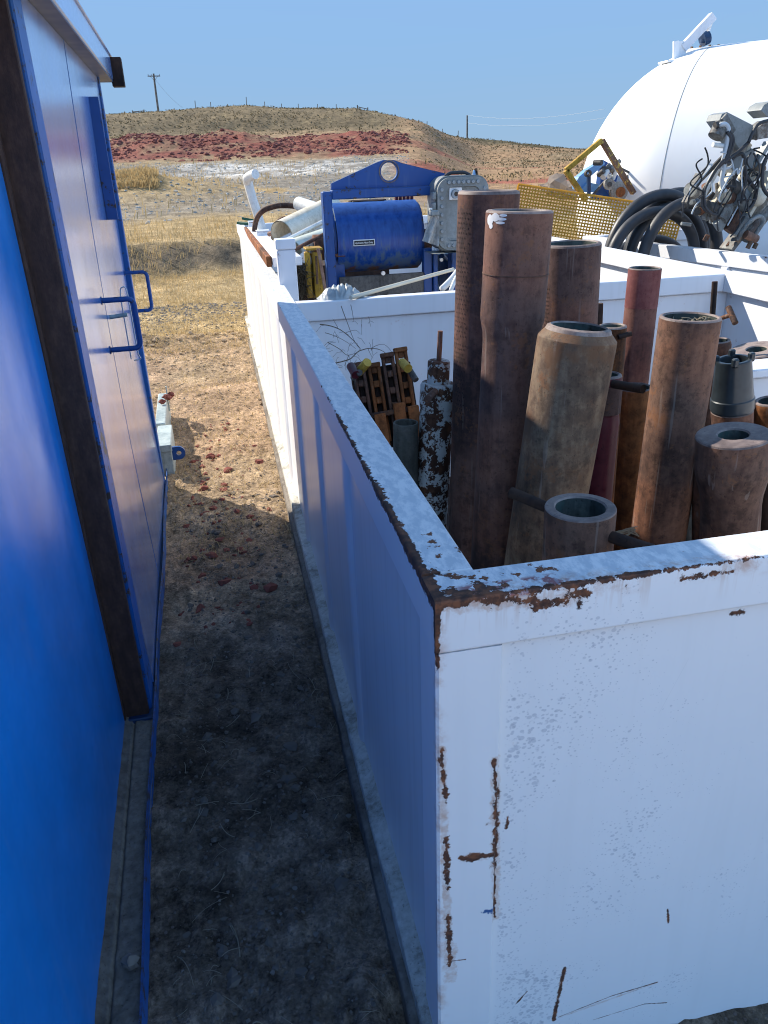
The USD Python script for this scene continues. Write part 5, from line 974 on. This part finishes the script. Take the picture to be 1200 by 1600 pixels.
# pistons with pale end caps
for (p, q, r, mat) in (((1078, 294), (1086, 302), .045, 'machine_gray'), ((1131, 305), (1142, 312), .055, 'rust_brown'), ((1122, 345), (1136, 322), .06, 'machine_gray'), ((1138, 352), (1150, 335), .055, 'rust_brown'), ((1146, 356), (1160, 338), .052, 'machine_gray'), ((1150, 305), (1165, 318), .075, 'light_gray_paint'), ((1163, 372), (1200, 328), .05, 'machine_gray'), ((1178, 275), (1190, 262), .035, 'rust_tan'), ((1105, 322), (1124, 326), .035, 'machine_dark'), ((1140, 290), (1155, 298), .05, 'machine_dark'), ((1170, 300), (1186, 310), .06, 'cream_sheet')):
    cyl(p, q, yM + .0, yM + .04, r, mat)
for (c, r) in (((1078, 297), .045), ((1131, 306), .05), ((1179, 275), .034)):
    q = at(*c, y=yM - .02); T.part('end_cap', lathe(q, (at(c[0] + 5, c[1] + 4, y=yM + .05) - q), [(0, .001), (0, r * .95), (.01, r), (.02, r), (.02, .001)], 24, False), 'cream_sheet', smooth=25)
pl_([(1120, 350), (1140, 322), (1146, 330), (1128, 362)], yM - .03, .06, 'light_gray_paint', 'block'); pl_([(1136, 358), (1152, 332), (1160, 338), (1146, 366)], yM - .05, .06, 'rust_brown', 'block'); pl_([(1148, 366), (1166, 338), (1176, 344), (1158, 372)], yM - .06, .06, 'light_gray_paint', 'block')
# clevis links
T.part('clevis', tube(spline([at(1152, 376, y=yM - .12), at(1168, 350, y=yM - .12), at(1186, 338, y=yM - .12), at(1193, 345, y=yM - .12), at(1183, 362, y=yM - .12), at(1170, 384, y=yM - .12)], 40), .016, 10), 'machine_gray', smooth=True); cyl((1165, 366), (1182, 374), yM - .12, yM - .12, .03, 'wood_brown', 'clevis_pin')
for p, q in (((1152, 378), (1156, 370)), ((1168, 388), (1173, 378)), ((1178, 388), (1182, 380))): cyl(p, q, yM - .12, yM - .12, .016, 'rust_tan', 'bolt')
# hoses
HS = [([(1124, 196), (1132, 194), (1138, 202), (1136, 222), (1132, 240), (1131, 262), (1128, 278), (1133, 300)], 'cable_pale', .016), ([(1136, 206), (1142, 220), (1135, 245), (1122, 262), (1128, 256), (1150, 240), (1170, 222)], 'black_hose', .012),
      ([(1131, 250), (1124, 258), (1110, 280), (1098, 300), (1097, 320), (1108, 332), (1120, 336)], 'black_hose', .011), ([(1128, 252), (1112, 275), (1101, 300), (1102, 322), (1112, 333)], 'black_hose', .009),
      ([(1127, 255), (1138, 254), (1150, 243), (1158, 240), (1164, 252), (1163, 268), (1172, 284), (1181, 302), (1178, 315), (1165, 330)], 'black_hose', .013), ([(1164, 258), (1165, 285), (1160, 305), (1158, 318)], 'black_hose', .009),
      ([(1170, 222), (1176, 208), (1184, 195), (1194, 190), (1204, 188)], 'black_hose', .012), ([(1204, 238), (1193, 258), (1191, 285), (1196, 300), (1206, 308)], 'black_hose', .013), ([(1142, 215), (1138, 232), (1130, 246), (1126, 262), (1130, 264), (1145, 258)], 'cable_pale', .010), ([(1140, 205), (1146, 222), (1140, 240), (1132, 256)], 'black_hose', .010)]
for i in range(16):
    p0 = np.array((1095 + 95 * RNG.random(), 225 + 60 * RNG.random())); p3 = p0 + (RNG.uniform(-45, 10), RNG.uniform(45, 110)); md = (p0 + p3) / 2
    HS.append(([tuple(p0), tuple(p0 * .6 + md * .4 + RNG.uniform(-14, 14, 2)), tuple(md + RNG.uniform(-18, 18, 2)), tuple(p3 * .6 + md * .4 + RNG.uniform(-10, 10, 2)), tuple(p3)], ('black_hose', 'wire_black', 'cable_pale')[i % 3], .0055))
for i, (pts_, mat, r) in enumerate(HS): T.part('hose', tube(spline([at(*p, y=yM - .07 - .012 * (i % 4)) for p in pts_], 44), r, 9), mat, smooth=True)
rg = np.random.default_rng(77)
for i in range(60):
    c = at(*[(1090 + 100 * t + rg.normal(0, 10), 350 - 110 * t + rg.normal(0, 14)) for t in [rg.random()]][0], y=yM + .12 + .08 * rg.random()); R_ = np.stack(frame_of(rg.normal(0, 1, 3)), 1)
    T.part('fitting', cbox(c, rg.uniform(.015, .06, 3), .006, R_) if i % 2 else rod(c, c + R_[:, 2] * rg.uniform(.03, .10), rg.uniform(.010, .03), 12), ('machine_gray', 'machine_dark', 'light_gray_paint', 'rust_brown', 'cream_sheet')[i % 5], smooth=35)
# blue machine and yellow frame behind the grating
yF = 8.0
T = Thing('blue_pump', 'blue skid machine with round rusty flanges behind the yellow grating', 'pump', at(940, 330, y=yF))
def fpl(pts, y, th, mat, name='plate'): P = [at(*p, y=y) for p in pts]; T.part(name, chull(P + [q + np.array([0, th, 0]) for q in P]), mat)
fpl([(905, 276), (918, 265), (943, 250), (946, 256), (920, 278)], yF + .1, .1, 'blue_pale', 'cover'); fpl([(900, 285), (905, 276), (918, 276), (915, 300), (902, 296)], yF, .12, 'blue_pale', 'cover'); fpl([(943, 250), (950, 254), (972, 282), (985, 312), (940, 312), (938, 285)], yF + .12, .1, 'blue_frame', 'cover'); fpl([(918, 285), (938, 288), (932, 300), (906, 300)], yF - .04, .1, 'sky_blue_paint', 'cover'); fpl([(925, 312), (940, 292), (958, 312)], yF - .02, .1, 'blue_frame', 'cover')
T.part('arm', bar(at(920, 306, y=yF - .1), at(920, 272, y=yF - .1), .035, .03), 'blue_dark'); T.part('arm_eye', lathe(at(920, 271, y=yF - .14), np.array([0, 1.0, 0]), [(0, .018), (0, .034), (.04, .034), (.04, .018)], 24), 'machine_dark', smooth=30)
T.part('arm', bar(at(925, 306, y=yF - .08), at(946, 282, y=yF - .08), .02, .02), 'machine_dark'); T.part('arm', bar(at(968, 262, y=yF), at(986, 271, y=yF), .022, .02), 'machine_dark'); T.part('arm', bar(at(979, 276, y=yF), at(986, 270, y=yF), .015, .015), 'machine_dark')
for (c, r, mat) in (((953, 288), .055, 'machine_gray'), ((953, 288), .025, 'machine_dark'), ((968, 299), .095, 'machine_gray'), ((970, 300), .05, 'rust_orange')):
    q = at(*c, y=yF - .16 - (.01 if r < .055 else 0)); T.part('flange', lathe(q, np.array([.2, 1.0, 0]), [(0, .001), (0, r * .96), (.012, r), (.06, r), (.06, .001)], 28, False), mat, smooth=25)
for i in range(9):
    c = at(940 + rg.uniform(-6, 22), 268 + rg.uniform(-14, 14), y=yF - .1); R_ = np.stack(frame_of(rg.normal(0, 1, 3)), 1); T.part('fitting', rod(c, c + R_[:, 2] * rg.uniform(.06, .14), rg.uniform(.015, .035), 12), ('white_plastic', 'machine_gray', 'machine_dark')[i % 3], smooth=35)
T = Thing('angle_iron_square', 'tilted square frame of worn yellow steel angle standing behind the grating', 'frame', at(930, 330, y=yF - .3))
yf = 7.55; c0_, c1_, c2_, c3_ = at(884, 266, y=yf), at(940, 219, y=yf), at(990, 302, y=yf), at(910, 305, y=yf)
T.part('frame_bar', bar(c0_, c1_, .05, .045), 'yellow_steel'); T.part('frame_bar', bar(c1_, c2_, .055, .045), 'yellow_rusty', 'rusty right bar'); T.part('frame_bar', bar(c0_, c3_ + (c3_ - c0_) * .2, .05, .045), 'yellow_steel'); 
for i, (px, py, r) in enumerate(((868, 291, .13), (893, 297, .12), (880, 297, .10), (858, 294, .08))): solo('boulder', rock(at(px, py, y=10.5 + .3 * i), r * 1.7, 40 + i), 'dark_rock', ('dark boulder left above the grating', 'brown boulder under the yellow frame corner', 'small dark boulder between two larger ones above the grating', 'leftmost small boulder above the grating')[i], 'boulder', smooth=False)
# the tank
k_ = 1.25; tC = np.array([k_ * 8.3 * math.sin(.5693), k_ * 8.3 * math.cos(.5693), EYE[2] + k_ * (1.417 - EYE[2])]); tR, tD = 1.267 * k_, 1.09 * k_; ta = np.array([math.sin(2.391), math.cos(2.391), 0]); LT = 5.4
T = Thing('storage_tank', 'large white horizontal steel tank with a manhole and lifting arm on top', 'tank', tC - [0, 0, tR])
T.part('shell', lathe(tC, ta, [(0, tR), (LT * .5, tR), (LT, tR)], 128, False), 'tank_white', smooth=True)
for s, o in ((-1, 0), (1, LT)):
    t = np.linspace(0, math.pi / 2, 26); T.part('head', lathe(tC + ta * o, ta * s, [(tD * math.sin(x), max(tR * math.cos(x), .0005)) for x in t], 128, False), 'tank_white', 'domed end', smooth=True)
T.part('weld_seam', lathe(tC, ta, [(-.004, tR - .002), (-.003, tR + .002), (.003, tR + .002), (.004, tR - .002)], 128), 'light_gray_paint'); T.part('weld_seam', lathe(tC + ta * 2.6, ta, [(-.006, tR - .002), (-.004, tR + .003), (.004, tR + .003), (.006, tR - .002)], 128), 'tank_white')
def on_top(px, py):
    """where the line of sight meets the tank's crown height"""
    return at(px, py, z=tC[2] + tR)
mh = tC + ta * .02 + np.array([0, 0, tR]); 
# manhole: solve its place along the crown from the photograph
best = min(np.linspace(-.9, 1.5, 200), key=lambda s: abs((lambda c: 600 + F * c[0] / c[2])(ROT.T @ (tC + ta * s + np.array([0, 0, tR]) - EYE)) - 1102)); mh = tC + ta * best + np.array([0, 0, tR - .05])
if best < 0: mh[2] = tC[2] + tR * math.sqrt(max(0, 1 - (best / tD) ** 2)) - .05
mh[2] -= .19; dep_ = depth(mh); mr = 37 / F * dep_
T.part('manhole_neck', lathe(mh + [0, 0, .20], np.array([0, 0, -1.0]), [(0, mr * .84), (.34, mr * .84)], 48, False), 'tank_white', smooth=30)
cov = T.part('manhole_cover', lathe(mh + [0, 0, .225], np.array([0, 0, -1.0]), [(0, .001), (0, mr * 1.0), (.016, mr * 1.02), (.03, mr * 1.02), (.034, mr * .8)], 48, False), 'white_rust', smooth=25)
for i in range(16): t = i * math.pi / 8; T.part('bolt', rod(mh + [mr * .92 * math.cos(t), mr * .92 * math.sin(t), .215], mh + [mr * .92 * math.cos(t), mr * .92 * math.sin(t), .245], .016, 6), 'rust_tan', parent=cov)
yD = mh[1] - mr * .7
a0, a1 = at(1062, 92, y=yD), at(1062, 65, y=yD); T.part('davit_post', bar(a0 - [0, 0, .1], a1, .10, .10), 'tank_white'); T.part('davit_plate', bar(at(1056, 96, y=yD - .05), at(1056, 64, y=yD - .05), .06, .03), 'tank_white')
T.part('davit_arm', bar(at(1066, 76, y=yD - .02), at(1114, 25, y=yD - .06), .085, .085), 'white_clean'); T.part('davit_hook', join(bar(at(1112, 30, y=yD - .04), at(1106, 48, y=yD - .04), .05, .03)), 'tank_white')
T.part('vent_cap', join(rod(at(1098, 68, y=yD + .1), at(1099, 62, y=yD + .1), .035), rod(at(1097, 62, y=yD + .1), at(1106, 58, y=yD + .1), .07)), 'blue_dark', smooth=35); T.part('davit_base', cbox(at(1054, 97, y=yD), (.28, .2, .02)), 'tank_white')
for s in (.6, 4.4): T.part('saddle', cbox(tC + ta * s - [0, 0, tR * .9], (1.6, .25, .5), .02, np.stack([np.cross([0, 0, 1.0], ta), ta, [0, 0, 1.0]], 1)), 'tank_white')

# ---------------------------------------------------------------- fence, poles and wires on the skyline
def ridge_pt(px, r=RR - 1):
    a = px_dir(px, 180)[0]; x, y = r * math.sin(a), r * math.cos(a); return np.array([x, y, float(terrain(np.array([x]), np.array([y]))[0]) - .05])
ORD = ('first', 'second', 'third', 'fourth', 'fifth', 'sixth', 'seventh', 'eighth', 'ninth')
for i, (px, h) in enumerate(((307, 1.15), (331, .95), (357, .7), (387, 1.3), (415, .9), (441, .85), (467, .9), (497, .95), (526, .9), (617, 1.0), (644, 1.1), (667, 1.3), (691, .9), (716, .9))):
    p = ridge_pt(px); solo('fence_post', tube([p, p + [0, 0, h / 2], p + [.02, 0, h]], .045, 6), 'wood_pole', ORD[i if i < 9 else i - 9] + (' thin fence post on the ridge, counted from the utility pole rightward' if i < 9 else ' thin fence post down the slope, counted from the hilltop brace rightward'), 'post', 'fence posts along the ridge')
for (p0, p1, h, lab) in ((208, 226, .75, 'low timber H-brace on the left skyline near the utility pole'), (559, 575, 1.0, 'timber H-brace standing on top of the hill crest')):
    a, b = ridge_pt(p0), ridge_pt(p1); T = Thing('fence_brace', lab, 'fence brace', a)
    T.part('post', rod(a, a + [0, 0, h], .07, 8), 'wood_pole'); T.part('post', rod(b, b + [0, 0, h], .07, 8), 'wood_pole'); T.part('rail', rod(a + [0, 0, h * .8], b + [0, 0, h * .8], .05, 8), 'wood_pole')
def pole(px_b, py_b, py_t, r, label, cross):
    a = px_dir(px_b, py_b)[0]; y = r * math.cos(a); B, Tp = at(px_b, py_b, y=y), at(px_b - (py_b - py_t) * .125 if cross else px_b, py_t, y=y)
    T = Thing('utility_pole', label, 'utility pole', B - [0, 0, 5]); T.part('pole', tube([B - [0, 0, 5], (B + Tp) / 2, Tp], np.array([.20, .17, .14]), 10), 'wood_pole', smooth=True)
    if cross:
        c = Tp - [0, 0, .35]; T.part('crossarm', bar(c + [-1.0, .1, .0], c + [1.0, .1, .0], .14, .14), 'wood_pole')
        for dx in (-.9, -.4, .9): T.part('insulator', rod(c + [dx, .1, .06], c + [dx, .1, .3], .05, 8), 'bolt_gray')
        T.part('brace', bar(c + [-.6, .0, -.05], c + [0, 0, -.65], .05, .05), 'wood_pole'); T.part('brace', bar(c + [.6, .0, -.05], c + [0, 0, -.65], .05, .05), 'wood_pole')
    return Tp
def wire(A, B, sag, r, label):
    t = np.linspace(0, 1, 24)[:, None]; p = A * (1 - t) + B * t; p[:, 2] -= sag * 4 * (t * (1 - t))[:, 0]; solo('power_line', tube(p, r, 4), 'cable_pale', label, 'wire')
t1 = pole(248, 180, 115, 150, 'wooden utility pole with a crossarm on the left skyline', True)
wire(t1 - [0, 0, .6], at(285, 168, y=150), .4, .022, 'thin wire slanting down from the utility pole with the crossarm')
t2 = pole(730, 222, 180, 165, 'plain utility pole rising behind the right slope of the hill', False)
wire(t2, at(945, 170, y=120), .9, .016, 'upper thin power line running right from the plain pole'); wire(t2 - [0, 0, 1.3], at(945, 184, y=120), .8, .016, 'lower thin power line running right from the plain pole')
